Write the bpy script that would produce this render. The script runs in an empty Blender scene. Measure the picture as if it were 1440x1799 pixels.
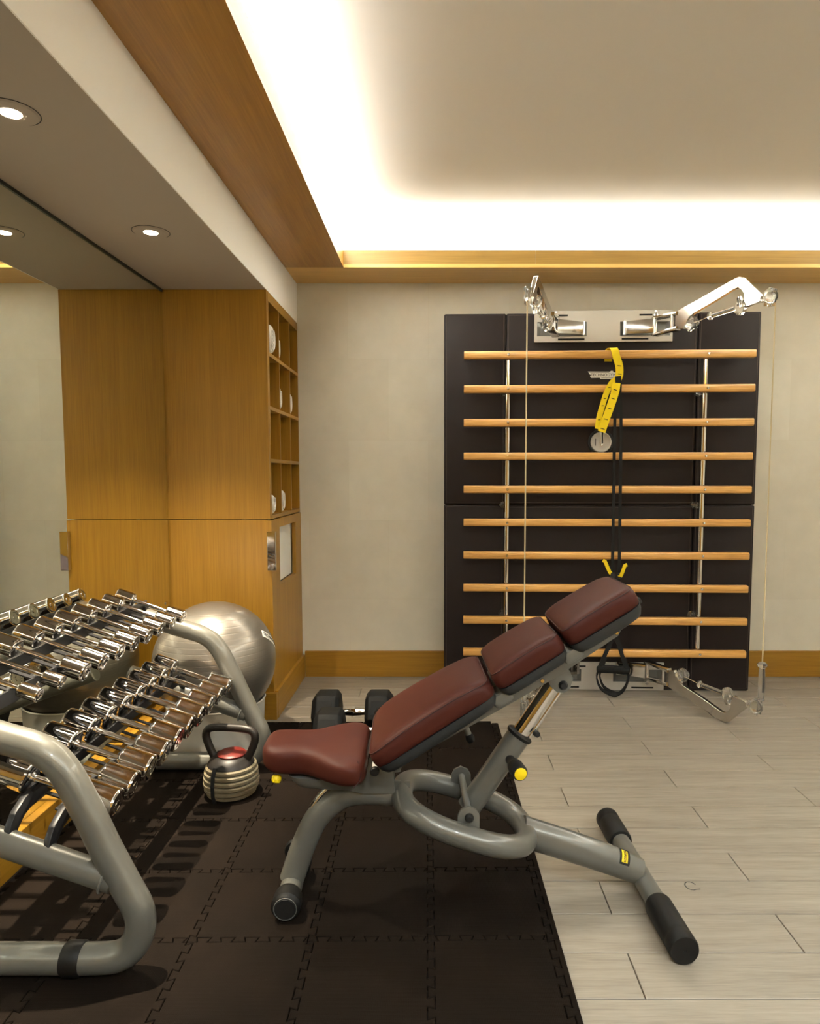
import bpy, bmesh, math, random
from mathutils import Vector, Matrix
random.seed(7)
S = bpy.context.scene
C = bpy.context.collection
PI = math.pi

# ------------------------------------------------------------------ camera
H_CAM = 1.18
cd = bpy.data.cameras.new('camera'); cam = bpy.data.objects.new('camera', cd); C.objects.link(cam)
cam.location = (0, 0, H_CAM)
cam.rotation_euler = (math.radians(90 - 4.3), 0, 0)
cd.sensor_fit = 'HORIZONTAL'; cd.sensor_width = 36; cd.lens = 30.0
cd.shift_x = -0.03125; cd.shift_y = 0.0179
cd.clip_start = 0.02
S.camera = cam

# ------------------------------------------------------------------ world, lights, exposure
w = bpy.data.worlds.new('world'); S.world = w; w.use_nodes = True
w.node_tree.nodes['Background'].inputs[0].default_value = (1.0, 0.9, 0.78, 1)
w.node_tree.nodes['Background'].inputs[1].default_value = 0.02
S.view_settings.view_transform = 'Standard'
S.view_settings.look = 'None'
S.view_settings.exposure = 1.07
S.view_settings.gamma = 1.0
S.view_settings.use_curve_mapping = False

SPREAD = math.radians(146)
COVE_W = 12.0       # watts per metre of cove strip
SPOT_W = 54.0
FILL_W = 100.0  # added fill lamps behind the camera
BEAM_W = 210.0
WARM = (0.93, 1.02, 1.03)
SPOTC = (1.0, 0.86, 0.64)

def area(name, loc, rot, sx, sy, power, col, spread=PI):
    l = bpy.data.lights.new(name, 'AREA'); l.shape = 'RECTANGLE'; l.size = sx; l.size_y = sy
    l.energy = power; l.color = col; l.spread = spread
    o = bpy.data.objects.new(name, l); C.objects.link(o); o.location = loc; o.rotation_euler = rot
    return o
def spot(name, loc, power, col, deg, blend, rad=0.022):
    l = bpy.data.lights.new(name, 'SPOT'); l.energy = power; l.color = col; l.spot_size = math.radians(deg)
    l.spot_blend = blend; l.shadow_soft_size = rad
    o = bpy.data.objects.new(name, l); C.objects.link(o); o.location = loc
    return o

# room limits
XM, XR, YB, YF = -1.268, 3.05, 3.951, -2.2      # mirror wall, right wall, back wall, wall behind the camera
XF = -0.785                                     # face of the soffit and of the towel cabinet
ZS, ZW, ZC, ZFT, ZR = 2.04, 2.261, 2.62, 2.35, 2.50       # soffit underside, cove frame underside, ceiling, fascia top
XI, YI, XIR, YFI = -0.480, 3.655, 2.75, -1.9    # inner edge of the cove frame

# LED strips lying on the ledge of the cove, shining up (out of sight)
zl = ZFT - 0.03
area('cove_light_back', ((XI+XIR)/2, YB-0.13, zl), (math.radians(180+4), 0, 0), XIR-XI+0.4, 0.03, COVE_W*(XIR-XI), WARM, SPREAD)
area('cove_light_left', (XF+0.13, (YI+YFI)/2, zl), (math.radians(180), math.radians(4), 0), 0.03, YI-YFI+0.3, COVE_W*(YI-YFI), WARM, SPREAD)
area('cove_light_right', (XR-0.13, (YI+YFI)/2, zl), (math.radians(180), math.radians(-4), 0), 0.03, YI-YFI+0.3, COVE_W*(YI-YFI), WARM, SPREAD)
area('cove_light_rear', ((XI+XIR)/2, YF+0.13, zl), (math.radians(180-4), 0, 0), XIR-XI+0.4, 0.03, COVE_W*(XIR-XI), WARM, SPREAD)

# fill lamps added at the unseen ceiling behind the camera to brighten the room
for x_, y_ in ((0.2, -0.6), (1.3, -0.6), (2.3, -0.6)):
    spot('fill_lamp', (x_, y_, ZR-0.012), FILL_W, WARM, 150, 0.8, 0.06)

# ------------------------------------------------------------------ materials
def srgb(r, g, b):
    f = lambda c: (c/255/12.92) if c/255 <= 0.04045 else ((c/255+0.055)/1.055)**2.4
    return (f(r), f(g), f(b), 1)
MATS = {}
def mat(name, col, rough=0.5, metal=0.0, spec=0.5, noise=None, bump=None, coat=0.0, sheen=0.0, trans=0.0, ior=1.45, rvar=None):
    """noise=(scale, colour2, contrast, (sx,sy,sz))  bump=(scale, strength, dist)"""
    m = bpy.data.materials.new(name); m.use_nodes = True; nt = m.node_tree; N = nt.nodes; L = nt.links
    b = N['Principled BSDF']
    b.inputs['Base Color'].default_value = col; b.inputs['Roughness'].default_value = rough
    b.inputs['Metallic'].default_value = metal; b.inputs['Specular IOR Level'].default_value = spec
    b.inputs['Coat Weight'].default_value = coat; b.inputs['Sheen Weight'].default_value = sheen
    b.inputs['Transmission Weight'].default_value = trans; b.inputs['IOR'].default_value = ior
    tc = N.new('ShaderNodeTexCoord')
    if noise:
        sc, c2, con, st = noise
        mp = N.new('ShaderNodeMapping'); mp.inputs['Scale'].default_value = st
        n = N.new('ShaderNodeTexNoise'); n.inputs['Scale'].default_value = sc; n.inputs['Detail'].default_value = 5
        r = N.new('ShaderNodeValToRGB'); r.color_ramp.elements[0].position = 0.5-con; r.color_ramp.elements[1].position = 0.5+con
        r.color_ramp.elements[0].color = col; r.color_ramp.elements[1].color = c2
        L.new(tc.outputs['Object'], mp.inputs[0]); L.new(mp.outputs[0], n.inputs['Vector']); L.new(n.outputs['Fac'], r.inputs[0])
        L.new(r.outputs[0], b.inputs['Base Color'])
    if rvar:
        n2 = N.new('ShaderNodeTexNoise'); n2.inputs['Scale'].default_value = rvar[0]; n2.inputs['Detail'].default_value = 4
        mr = N.new('ShaderNodeMapRange'); mr.inputs[3].default_value = rvar[1]; mr.inputs[4].default_value = rvar[2]
        mr.inputs[1].default_value = 0.35; mr.inputs[2].default_value = 0.7
        L.new(tc.outputs['Object'], n2.inputs['Vector']); L.new(n2.outputs['Fac'], mr.inputs[0]); L.new(mr.outputs[0], b.inputs['Roughness'])
    if bump:
        n3 = N.new('ShaderNodeTexNoise'); n3.inputs['Scale'].default_value = bump[0]; n3.inputs['Detail'].default_value = 3
        bp = N.new('ShaderNodeBump'); bp.inputs['Strength'].default_value = bump[1]; bp.inputs['Distance'].default_value = bump[2]
        L.new(tc.outputs['Object'], n3.inputs['Vector']); L.new(n3.outputs['Fac'], bp.inputs['Height']); L.new(bp.outputs[0], b.inputs['Normal'])
    MATS[name] = m
    return m

def wood(name, c1, c2, c3, axis, scale=1.0, rough=0.42, coat=0.1, island=False):
    """oak veneer, grain along axis (0,1,2)"""
    m = bpy.data.materials.new(name); m.use_nodes = True; nt = m.node_tree; N = nt.nodes; L = nt.links
    b = N['Principled BSDF']; b.inputs['Roughness'].default_value = rough; b.inputs['Coat Weight'].default_value = coat
    b.inputs['Coat Roughness'].default_value = 0.3
    tc = N.new('ShaderNodeTexCoord'); mp = N.new('ShaderNodeMapping')
    st = [26*scale]*3; st[axis] = 0.8*scale; mp.inputs['Scale'].default_value = st
    src = tc.outputs['Object']
    if island:
        oi = N.new('ShaderNodeObjectInfo'); ad = N.new('ShaderNodeVectorMath'); ad.operation = 'ADD'
        sc = N.new('ShaderNodeVectorMath'); sc.operation = 'SCALE'; sc.inputs['Scale'].default_value = 1.0
        cb = N.new('ShaderNodeCombineXYZ'); mu = N.new('ShaderNodeMath'); mu.operation = 'MULTIPLY'; mu.inputs[1].default_value = 37.0
        L.new(oi.outputs['Random'], mu.inputs[0])
        for i in range(3): L.new(mu.outputs[0], cb.inputs[i])
        L.new(src, ad.inputs[0]); L.new(cb.outputs[0], ad.inputs[1]); src = ad.outputs[0]
    L.new(src, mp.inputs[0])
    n = N.new('ShaderNodeTexNoise'); n.inputs['Scale'].default_value = 1.0; n.inputs['Detail'].default_value = 6; n.inputs['Roughness'].default_value = 0.65
    n.inputs['Distortion'].default_value = 0.6
    L.new(mp.outputs[0], n.inputs['Vector'])
    mp2 = N.new('ShaderNodeMapping'); st2 = [180*scale]*3; st2[axis] = 5*scale; mp2.inputs['Scale'].default_value = st2
    n2 = N.new('ShaderNodeTexNoise'); n2.inputs['Scale'].default_value = 1.0; n2.inputs['Detail'].default_value = 2
    L.new(src, mp2.inputs[0]); L.new(mp2.outputs[0], n2.inputs['Vector'])
    mx = N.new('ShaderNodeMath'); mx.operation = 'MULTIPLY_ADD'; mx.inputs[1].default_value = 0.45; L.new(n2.outputs['Fac'], mx.inputs[0])
    sb = N.new('ShaderNodeMath'); sb.operation = 'MULTIPLY'; sb.inputs[1].default_value = 0.55; L.new(n.outputs['Fac'], sb.inputs[0]); L.new(sb.outputs[0], mx.inputs[2])
    r = N.new('ShaderNodeValToRGB'); e = r.color_ramp.elements
    e[0].position = 0.36; e[0].color = c1; e[1].position = 0.64; e[1].color = c3; k = e.new(0.5); k.color = c2
    L.new(mx.outputs[0], r.inputs[0]); L.new(r.outputs[0], b.inputs['Base Color'])
    bp = N.new('ShaderNodeBump'); bp.inputs['Strength'].default_value = 0.12; bp.inputs['Distance'].default_value = 0.002
    L.new(n2.outputs['Fac'], bp.inputs['Height']); L.new(bp.outputs[0], b.inputs['Normal'])
    MATS[name] = m
    return m

OAK = (srgb(146, 104, 26), srgb(157, 114, 29), srgb(167, 123, 35))
wood('oak_vertical', *OAK, 2); wood('oak_along_x', *OAK, 0); wood('oak_along_y', *OAK, 1)
FR = (srgb(156, 110, 48), srgb(168, 121, 54), srgb(180, 132, 62))
wood('back_frame_lit_oak', srgb(208, 162, 86), srgb(218, 172, 94), srgb(228, 182, 104), 0)  # lighter copy of the frame oak, brighter light put into its colour
wood('fascia_oak', srgb(132, 100, 40), srgb(142, 110, 46), srgb(152, 120, 53), 0)
wood('frame_oak_x', *FR, 0); wood('frame_oak_y', *FR, 1)
wood('rung_oak', srgb(190, 136, 66), srgb(218, 164, 86), srgb(234, 184, 108), 0, 1.6, 0.35, 0.3, island=True)
# plaster
mat('plaster', srgb(244, 240, 234), 0.85, bump=(60, 0.05, 0.002))
mat('ceiling_paint', srgb(234, 227, 218), 0.9)
mat('shaded_soffit_paint', srgb(168, 155, 141), 0.8)  # shade of the underside put into the colour, darker than the white face
def wallpaper():
    m = bpy.data.materials.new('wallpaper'); m.use_nodes = True; nt = m.node_tree; N = nt.nodes; L = nt.links
    b = N['Principled BSDF']; b.inputs['Roughness'].default_value = 0.75
    tc = N.new('ShaderNodeTexCoord'); sx = N.new('ShaderNodeSeparateXYZ'); cb = N.new('ShaderNodeCombineXYZ'); ad = N.new('ShaderNodeMath')
    L.new(tc.outputs['Object'], sx.inputs[0]); L.new(sx.outputs[0], ad.inputs[0]); L.new(sx.outputs[1], ad.inputs[1]); L.new(ad.outputs[0], cb.inputs[0]); L.new(sx.outputs[2], cb.inputs[1])
    br = N.new('ShaderNodeTexBrick'); br.inputs['Scale'].default_value = 1.0; br.offset = 0.5
    br.inputs['Brick Width'].default_value = 0.46; br.inputs['Row Height'].default_value = 0.46; br.inputs['Mortar Size'].default_value = 0.0008
    br.inputs['Color1'].default_value = srgb(226, 221, 206); br.inputs['Color2'].default_value = srgb(221, 215, 199); br.inputs['Mortar'].default_value = srgb(217, 210, 192)
    L.new(cb.outputs[0], br.inputs[0])
    n = N.new('ShaderNodeTexNoise'); n.inputs['Scale'].default_value = 9; n.inputs['Detail'].default_value = 6; L.new(tc.outputs['Object'], n.inputs['Vector'])
    r = N.new('ShaderNodeValToRGB'); r.color_ramp.elements[0].position = 0.3; r.color_ramp.elements[0].color = (0.93, 0.93, 0.92, 1); r.color_ramp.elements[1].position = 0.7; r.color_ramp.elements[1].color = (1, 1, 1, 1)
    L.new(n.outputs['Fac'], r.inputs[0])
    mx = N.new('ShaderNodeMixRGB'); mx.blend_type = 'MULTIPLY'; mx.inputs[0].default_value = 1
    L.new(br.outputs['Color'], mx.inputs[1]); L.new(r.outputs[0], mx.inputs[2]); L.new(mx.outputs[0], b.inputs['Base Color'])
    n2 = N.new('ShaderNodeTexNoise'); n2.inputs['Scale'].default_value = 90; L.new(tc.outputs['Object'], n2.inputs['Vector'])
    bp = N.new('ShaderNodeBump'); bp.inputs['Strength'].default_value = 0.08; bp.inputs['Distance'].default_value = 0.002
    L.new(n2.outputs['Fac'], bp.inputs['Height']); L.new(bp.outputs[0], b.inputs['Normal'])
    MATS['wallpaper'] = m
wallpaper()
# floor planks: greyed wood-look tile, grain along X
def plank_mat():
    m = bpy.data.materials.new('plank'); m.use_nodes = True; nt = m.node_tree; N = nt.nodes; L = nt.links
    b = N['Principled BSDF']; b.inputs['Roughness'].default_value = 0.38; b.inputs['Specular IOR Level'].default_value = 0.4
    tc = N.new('ShaderNodeTexCoord'); oi = N.new('ShaderNodeObjectInfo')
    mu = N.new('ShaderNodeMath'); mu.operation = 'MULTIPLY'; mu.inputs[1].default_value = 53.0; L.new(oi.outputs['Random'], mu.inputs[0])
    cb = N.new('ShaderNodeCombineXYZ'); [L.new(mu.outputs[0], cb.inputs[i]) for i in range(3)]
    ad = N.new('ShaderNodeVectorMath'); ad.operation = 'ADD'; L.new(tc.outputs['Object'], ad.inputs[0]); L.new(cb.outputs[0], ad.inputs[1])
    mp = N.new('ShaderNodeMapping'); mp.inputs['Scale'].default_value = (2.2, 34, 10); L.new(ad.outputs[0], mp.inputs[0])
    n = N.new('ShaderNodeTexNoise'); n.inputs['Scale'].default_value = 1; n.inputs['Detail'].default_value = 8; n.inputs['Roughness'].default_value = 0.7; n.inputs['Distortion'].default_value = 0.4
    L.new(mp.outputs[0], n.inputs['Vector'])
    mp2 = N.new('ShaderNodeMapping'); mp2.inputs['Scale'].default_value = (14, 260, 10); L.new(ad.outputs[0], mp2.inputs[0])
    n2 = N.new('ShaderNodeTexNoise'); n2.inputs['Scale'].default_value = 1; n2.inputs['Detail'].default_value = 2; L.new(mp2.outputs[0], n2.inputs['Vector'])
    mm = N.new('ShaderNodeMath'); mm.operation = 'MULTIPLY'; mm.inputs[1].default_value = 0.3; L.new(n2.outputs['Fac'], mm.inputs[0])
    ma = N.new('ShaderNodeMath'); ma.operation = 'MULTIPLY_ADD'; ma.inputs[1].default_value = 0.7; L.new(n.outputs['Fac'], ma.inputs[0]); L.new(mm.outputs[0], ma.inputs[2])
    r = N.new('ShaderNodeValToRGB'); e = r.color_ramp.elements
    e[0].position = 0.35; e[0].color = srgb(122, 114, 102); e[1].position = 0.66; e[1].color = srgb(152, 143, 129)
    k = e.new(0.5); k.color = srgb(139, 130, 117)
    L.new(ma.outputs[0], r.inputs[0]); L.new(r.outputs[0], b.inputs['Base Color'])
    bp = N.new('ShaderNodeBump'); bp.inputs['Strength'].default_value = 0.15; bp.inputs['Distance'].default_value = 0.001
    L.new(ma.outputs[0], bp.inputs['Height']); L.new(bp.outputs[0], b.inputs['Normal'])
    MATS['plank'] = m
plank_mat()
mat('grout', srgb(70, 56, 40), 0.9)
# EVA foam tile with fine cross-hatched relief
def foam():
    m = bpy.data.materials.new('foam'); m.use_nodes = True; nt = m.node_tree; N = nt.nodes; L = nt.links
    b = N['Principled BSDF']; b.inputs['Roughness'].default_value = 0.8; b.inputs['Specular IOR Level'].default_value = 0.06
    tc = N.new('ShaderNodeTexCoord')
    n = N.new('ShaderNodeTexNoise'); n.inputs['Scale'].default_value = 5; n.inputs['Detail'].default_value = 6; L.new(tc.outputs['Object'], n.inputs['Vector'])
    r = N.new('ShaderNodeValToRGB'); r.color_ramp.elements[0].position = 0.35; r.color_ramp.elements[0].color = srgb(19, 14, 10)
    r.color_ramp.elements[1].position = 0.75; r.color_ramp.elements[1].color = srgb(26, 19, 14)
    L.new(n.outputs['Fac'], r.inputs[0]); L.new(r.outputs[0], b.inputs['Base Color'])
    ck = N.new('ShaderNodeTexVoronoi'); ck.inputs['Scale'].default_value = 260; ck.inputs['Randomness'].default_value = 0.15
    L.new(tc.outputs['Object'], ck.inputs['Vector'])
    bp = N.new('ShaderNodeBump'); bp.inputs['Strength'].default_value = 0.5; bp.inputs['Distance'].default_value = 0.0012
    L.new(ck.outputs['Distance'], bp.inputs['Height']); L.new(bp.outputs[0], b.inputs['Normal'])
    MATS['foam'] = m
foam()
mat('foam_edge', srgb(36, 28, 24), 0.85)
mat('mirror', (0.80, 0.82, 0.74, 1), 0.0, 1.0)
mat('mirror_gap_shade', srgb(40, 46, 40), 0.3)
mat('chrome', (0.70, 0.68, 0.66, 1), 0.04, 1.0, rvar=(14, 0.02, 0.09))
mat('polished_aluminium', (0.60, 0.58, 0.55, 1), 0.14, 1.0)
mat('brushed_aluminium', srgb(196, 192, 184), 0.5, 0.35)
mat('slot_black', srgb(8, 8, 8), 0.8)
mat('grey_paint', srgb(100, 99, 93), 0.32, 0.25, coat=0.3, noise=(6, srgb(106, 105, 98), 0.2, (1, 1, 1)))
mat('weld_paint', srgb(112, 112, 108), 0.3, 0.2, coat=0.3)
mat('black_plastic', srgb(26, 25, 24), 0.5)
mat('rubber', srgb(15, 14, 13), 0.55, spec=0.35)
mat('shell_plastic', srgb(36, 38, 39), 0.5, bump=(300, 0.1, 0.0005))
mat('black_steel', srgb(34, 34, 36), 0.42, 0.2)
mat('red_vinyl', srgb(62, 26, 21), 0.48, spec=0.18, noise=(7, srgb(71, 32, 22), 0.25, (1, 1, 1)), bump=(240, 0.12, 0.0006))
mat('vinyl_stitch', srgb(52, 22, 18), 0.7)
mat('dark_leather', srgb(36, 28, 27), 0.55, spec=0.3, bump=(200, 0.15, 0.0006))
mat('leather_stitch', srgb(108, 94, 84), 0.8)
mat('yellow_plastic', srgb(236, 206, 12), 0.45)
mat('yellow_web', srgb(238, 208, 14), 0.75, bump=(400, 0.3, 0.0006))
mat('black_web', srgb(16, 15, 15), 0.8)
mat('foam_grip', srgb(14, 14, 14), 0.9)
mat('white_plastic', srgb(236, 234, 228), 0.4)
mat('tub_plastic', srgb(205, 200, 190), 0.45)
mat('towel', srgb(240, 236, 228), 0.95, bump=(260, 0.9, 0.004), sheen=0.3)
mat('clear_plastic', (0.95, 0.95, 0.92, 1), 0.03, trans=0.96, ior=1.46)
mat('cable', srgb(206, 190, 150), 0.5)
mat('red_plastic', srgb(100, 28, 20), 0.4)
mat('old_cream_paint', srgb(140, 131, 108), 0.55, noise=(16, srgb(94, 80, 54), 0.28, (1, 1, 1)), bump=(60, 0.2, 0.001))
mat('kettlebell_iron', srgb(26, 24, 23), 0.42, 0.1, noise=(10, srgb(40, 33, 28), 0.3, (1, 1, 1)))
mat('hex_rubber', srgb(17, 17, 17), 0.6, spec=0.3, bump=(120, 0.1, 0.0006))
mat('black_ink', srgb(14, 14, 14), 0.6)
def ball_mat():
    m = mat('ball_vinyl', srgb(140, 134, 126), 0.33, 0.75, spec=0.5, coat=0.25)
    nt = m.node_tree; N = nt.nodes; L = nt.links; b = N['Principled BSDF']
    tc = [n for n in N if n.type == 'TEX_COORD'][0]
    wv = N.new('ShaderNodeTexWave'); wv.bands_direction = 'Z'; wv.inputs['Scale'].default_value = 14; wv.inputs['Distortion'].default_value = 0.15
    bp = N.new('ShaderNodeBump'); bp.inputs['Strength'].default_value = 0.22; bp.inputs['Distance'].default_value = 0.0015
    rp = N.new('ShaderNodeValToRGB'); rp.color_ramp.elements[0].position = 0.0; rp.color_ramp.elements[1].position = 0.12
    L.new(tc.outputs['Object'], wv.inputs['Vector']); L.new(wv.outputs['Fac'], rp.inputs[0]); L.new(rp.outputs[0], bp.inputs['Height']); L.new(bp.outputs[0], b.inputs['Normal'])
ball_mat()
def emis(name, col, st):
    m = bpy.data.materials.new(name); m.use_nodes = True; b = m.node_tree.nodes['Principled BSDF']
    b.inputs['Base Color'].default_value = col; b.inputs['Emission Color'].default_value = col; b.inputs['Emission Strength'].default_value = st
    MATS[name] = m
emis('lamp_glow', (1.0, 0.82, 0.6, 1), 9.0)

# ------------------------------------------------------------------ helpers
def obj(name, bm, m, parent=None, smooth=None, loc=None):
    bmesh.ops.remove_doubles(bm, verts=bm.verts, dist=1e-6)
    bmesh.ops.recalc_face_normals(bm, faces=bm.faces)
    me = bpy.data.meshes.new(name); bm.to_mesh(me); bm.free()
    me.materials.append(MATS[m] if isinstance(m, str) else m)
    if smooth is not None:
        for p in me.polygons: p.use_smooth = True
        try: me.set_sharp_from_angle(angle=math.radians(smooth))
        except Exception: pass
    o = bpy.data.objects.new(name, me); C.objects.link(o)
    if parent is not None: o.parent = parent
    if loc is not None: o.location = loc
    return o
def tag(o, label, cat, group=None):
    o['label'] = label; o['category'] = cat
    if group: o['group'] = group
    return o
def thing(name, label, cat, loc=(0, 0, 0), rz=0.0, group=None):
    o = bpy.data.objects.new(name, None); C.objects.link(o); o.empty_display_size = 0.05
    o.location = loc; o.rotation_euler = (0, 0, rz)
    return tag(o, label, cat, group)
def struct(o): o['kind'] = 'structure'; return o
def box(bm, x0, x1, y0, y1, z0, z1, bev=0.0, seg=2, M=None):
    r = bmesh.ops.create_cube(bm, size=1.0); vs = r['verts']
    for v in vs:
        v.co = Vector(((x0+x1)/2+v.co.x*(x1-x0), (y0+y1)/2+v.co.y*(y1-y0), (z0+z1)/2+v.co.z*(z1-z0)))
    if bev > 0:
        es = list({e for v in vs for e in v.link_edges})
        rb = bmesh.ops.bevel(bm, geom=es, offset=bev, segments=seg, affect='EDGES', profile=0.5)
        vs = list({v for f in rb['faces'] for v in f.verts} | {v for v in vs if v.is_valid})
    if M is not None:
        for v in vs: v.co = M @ v.co
    return vs
def B(*a, **k):
    bm = bmesh.new(); box(bm, *a, **k); return bm
def frame_for(t):
    t = t.normalized(); up = Vector((0, 0, 1)) if abs(t.z) < 0.95 else Vector((0, 1, 0))
    x = t.cross(up).normalized(); return x, x.cross(t).normalized()
def spline(P, n=6, closed=False):
    P = [Vector(p) for p in P]; out = []; L = len(P)
    rng = range(L) if closed else range(L-1)
    for i in rng:
        p0 = P[(i-1) % L] if (closed or i > 0) else P[0]*2-P[1]
        p1 = P[i]; p2 = P[(i+1) % L]
        p3 = P[(i+2) % L] if (closed or i+2 < L) else P[-1]*2-P[-2]
        for k in range(n):
            t = k/n
            out.append(0.5*((2*p1)+(-p0+p2)*t+(2*p0-5*p1+4*p2-p3)*t*t+(-p0+3*p1-3*p2+p3)*t**3))
    if not closed: out.append(P[-1])
    return out
def fillet(P, r, n=6):
    """polyline with rounded corners"""
    P = [Vector(p) for p in P]; out = [P[0]]
    for i in range(1, len(P)-1):
        a, b, c = P[i-1], P[i], P[i+1]
        rr = r[i] if isinstance(r, dict) else r
        d1 = (a-b); d2 = (c-b); l = min(rr, d1.length*0.49, d2.length*0.49)
        s = b+d1.normalized()*l; e = b+d2.normalized()*l
        for k in range(n+1):
            t = k/n; out.append(s*(1-t)**2+b*2*t*(1-t)+e*t*t)
    out.append(P[-1]); return out
def tube(bm, path, r, segs=16, closed=False, ry=None, cap=True, side=None):
    """sweep; r float or list; ry = second radius; side = fixed 'x' direction of the section"""
    path = [Vector(p) for p in path]; n = len(path); rings = []; prev = None
    for i, p in enumerate(path):
        if closed: t = path[(i+1) % n]-path[i-1]
        else: t = path[min(i+1, n-1)]-path[max(i-1, 0)]
        t.normalize()
        if side is not None:
            x = Vector(side); x = (x-t*x.dot(t)).normalized()
        elif prev is None: x, _ = frame_for(t)
        else: x = (prev-t*prev.dot(t)).normalized()
        prev = x; y = t.cross(x)
        ra = r[i] if isinstance(r, (list, tuple)) else r
        rb = (ry[i] if isinstance(ry, (list, tuple)) else ry) if ry is not None else ra
        rings.append([bm.verts.new(p+x*ra*math.cos(2*PI*k/segs)+y*rb*math.sin(2*PI*k/segs)) for k in range(segs)])
    m = n if closed else n-1
    for i in range(m):
        a, b = rings[i], rings[(i+1) % n]
        for k in range(segs):
            bm.faces.new((a[k], a[(k+1) % segs], b[(k+1) % segs], b[k]))
    if cap and not closed:
        bm.faces.new(rings[0][::-1]); bm.faces.new(rings[-1])
    return rings
def T(path, r, **k):
    bm = bmesh.new(); tube(bm, path, r, **k); return bm
def lathe(bm, prof, segs=32, M=None, cap=True):
    """prof [(r, z)] around local Z"""
    rings = []
    for r, z in prof:
        if r < 1e-6: rings.append([bm.verts.new((0, 0, z))])
        else: rings.append([bm.verts.new((r*math.cos(2*PI*k/segs), r*math.sin(2*PI*k/segs), z)) for k in range(segs)])
    for a, b in zip(rings, rings[1:]):
        for k in range(segs):
            A = [a[0]] if len(a) == 1 else [a[k], a[(k+1) % segs]]
            D = [b[0]] if len(b) == 1 else [b[(k+1) % segs], b[k]]
            if len(A)+len(D) > 2: bm.faces.new(A+D)
    if cap:
        if len(rings[0]) > 1: bm.faces.new(rings[0][::-1])
        if len(rings[-1]) > 1: bm.faces.new(rings[-1])
    if M is not None:
        for rg in rings:
            for v in rg: v.co = M @ v.co
def LT(prof, segs=32, M=None):
    bm = bmesh.new(); lathe(bm, prof, segs, M); return bm
def axis_m(p, d):
    """matrix taking local Z to direction d at point p"""
    return Matrix.Translation(Vector(p)) @ Vector(d).to_track_quat('Z', 'Y').to_matrix().to_4x4()
def prism(bm, pts, th, M=None, bev=0.0):
    """polygon in local XZ, extruded +-th/2 in Y"""
    f = [bm.verts.new((x, -th/2, z)) for x, z in pts]; g = [bm.verts.new((x, th/2, z)) for x, z in pts]
    n = len(pts); fs = [bm.faces.new(f), bm.faces.new(g[::-1])]
    for i in range(n): fs.append(bm.faces.new((f[i], f[(i+1) % n], g[(i+1) % n], g[i])))
    vs = f+g
    if bev > 0:
        bmesh.ops.recalc_face_normals(bm, faces=fs)
        es = list(set(fs[0].edges) | set(fs[1].edges))
        rb = bmesh.ops.bevel(bm, geom=es, offset=bev, segments=2, affect='EDGES', profile=0.5)
        vs = list({v for q in rb['faces'] for v in q.verts} | {v for v in vs if v.is_valid})
        vs = list({v for v in bm.verts})
    if M is not None:
        for v in vs: v.co = M @ v.co
def PR(pts, th, M=None, bev=0.0):
    bm = bmesh.new(); prism(bm, pts, th, M, bev); return bm
def ribbon(path, width, th, wdir):
    """flat strap; wdir = list of width directions or one"""
    bm = bmesh.new(); path = [Vector(p) for p in path]; n = len(path); rings = []
    for i, p in enumerate(path):
        t = (path[min(i+1, n-1)]-path[max(i-1, 0)]).normalized()
        wd = Vector(wdir[i] if isinstance(wdir, list) else wdir); wd = (wd-t*wd.dot(t)).normalized(); nn = t.cross(wd)
        rings.append([bm.verts.new(p+wd*sx*width/2+nn*sy*th/2) for sx, sy in ((-1, -1), (1, -1), (1, 1), (-1, 1))])
    for a, b in zip(rings, rings[1:]):
        for k in range(4): bm.faces.new((a[k], a[(k+1) % 4], b[(k+1) % 4], b[k]))
    bm.faces.new(rings[0][::-1]); bm.faces.new(rings[-1]); return bm
def text_mesh(txt, size, depth=0.0006, bold=0.0):
    cu = bpy.data.curves.new('lettering', 'FONT'); cu.body = txt; cu.size = size; cu.extrude = depth; cu.offset = bold
    cu.align_x = 'CENTER'; cu.align_y = 'CENTER'; cu.resolution_u = 3
    o = bpy.data.objects.new('lettering', cu); C.objects.link(o)
    dg = bpy.context.evaluated_depsgraph_get(); me = bpy.data.meshes.new_from_object(o.evaluated_get(dg))
    bpy.data.objects.remove(o); bm = bmesh.new(); bm.from_mesh(me); bpy.data.meshes.remove(me)
    return bm
def xf(bm, M):
    for v in bm.verts: v.co = M @ v.co
    return bm
def copy_tree(o, parent=None):
    c = o.copy(); C.objects.link(c)
    if parent is not None: c.parent = parent
    for ch in list(o.children): copy_tree(ch, c)
    return c
def clone_part(o, parent=None, loc=None):
    c = o.copy(); C.objects.link(c); c.parent = parent if parent is not None else o.parent
    if loc is not None: c.location = loc
    return c

# ------------------------------------------------------------------ room shell
fl = struct(obj('floor', B(XM-0.05, XR, YF, YB, -0.06, -0.008), 'grout'))
# planks: 150 mm rows, half-bond, joints 0.885 apart
ROW = 0.1503; Y0 = 3.563; PL = 0.885
pk_cache = {}
def plank(xa, xb, ya, yb):
    w_ = round(xb-xa, 3), round(yb-ya, 3)
    if w_ not in pk_cache:
        hx, hy = w_[0]/2-0.0014, w_[1]/2-0.0014
        bm = bmesh.new()
        for z, s in ((-0.0085, 0), (-0.0012, 0), (0.0, 0.0012)):
            [bm.verts.new((sx*(hx-s), sy*(hy-s), z)) for sx, sy in ((-1, -1), (1, -1), (1, 1), (-1, 1))]
        bm.verts.ensure_lookup_table(); V = bm.verts
        for l in (0, 4):
            for k in range(4): bm.faces.new((V[l+k], V[l+(k+1) % 4], V[l+4+(k+1) % 4], V[l+4+k]))
        bm.faces.new(V[8:12]); bm.faces.new(V[0:4][::-1])
        o = obj('plank', bm, 'plank', fl); pk_cache[w_] = o
    else: o = clone_part(pk_cache[w_])
    o.location = ((xa+xb)/2, (ya+yb)/2, 0)
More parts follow.
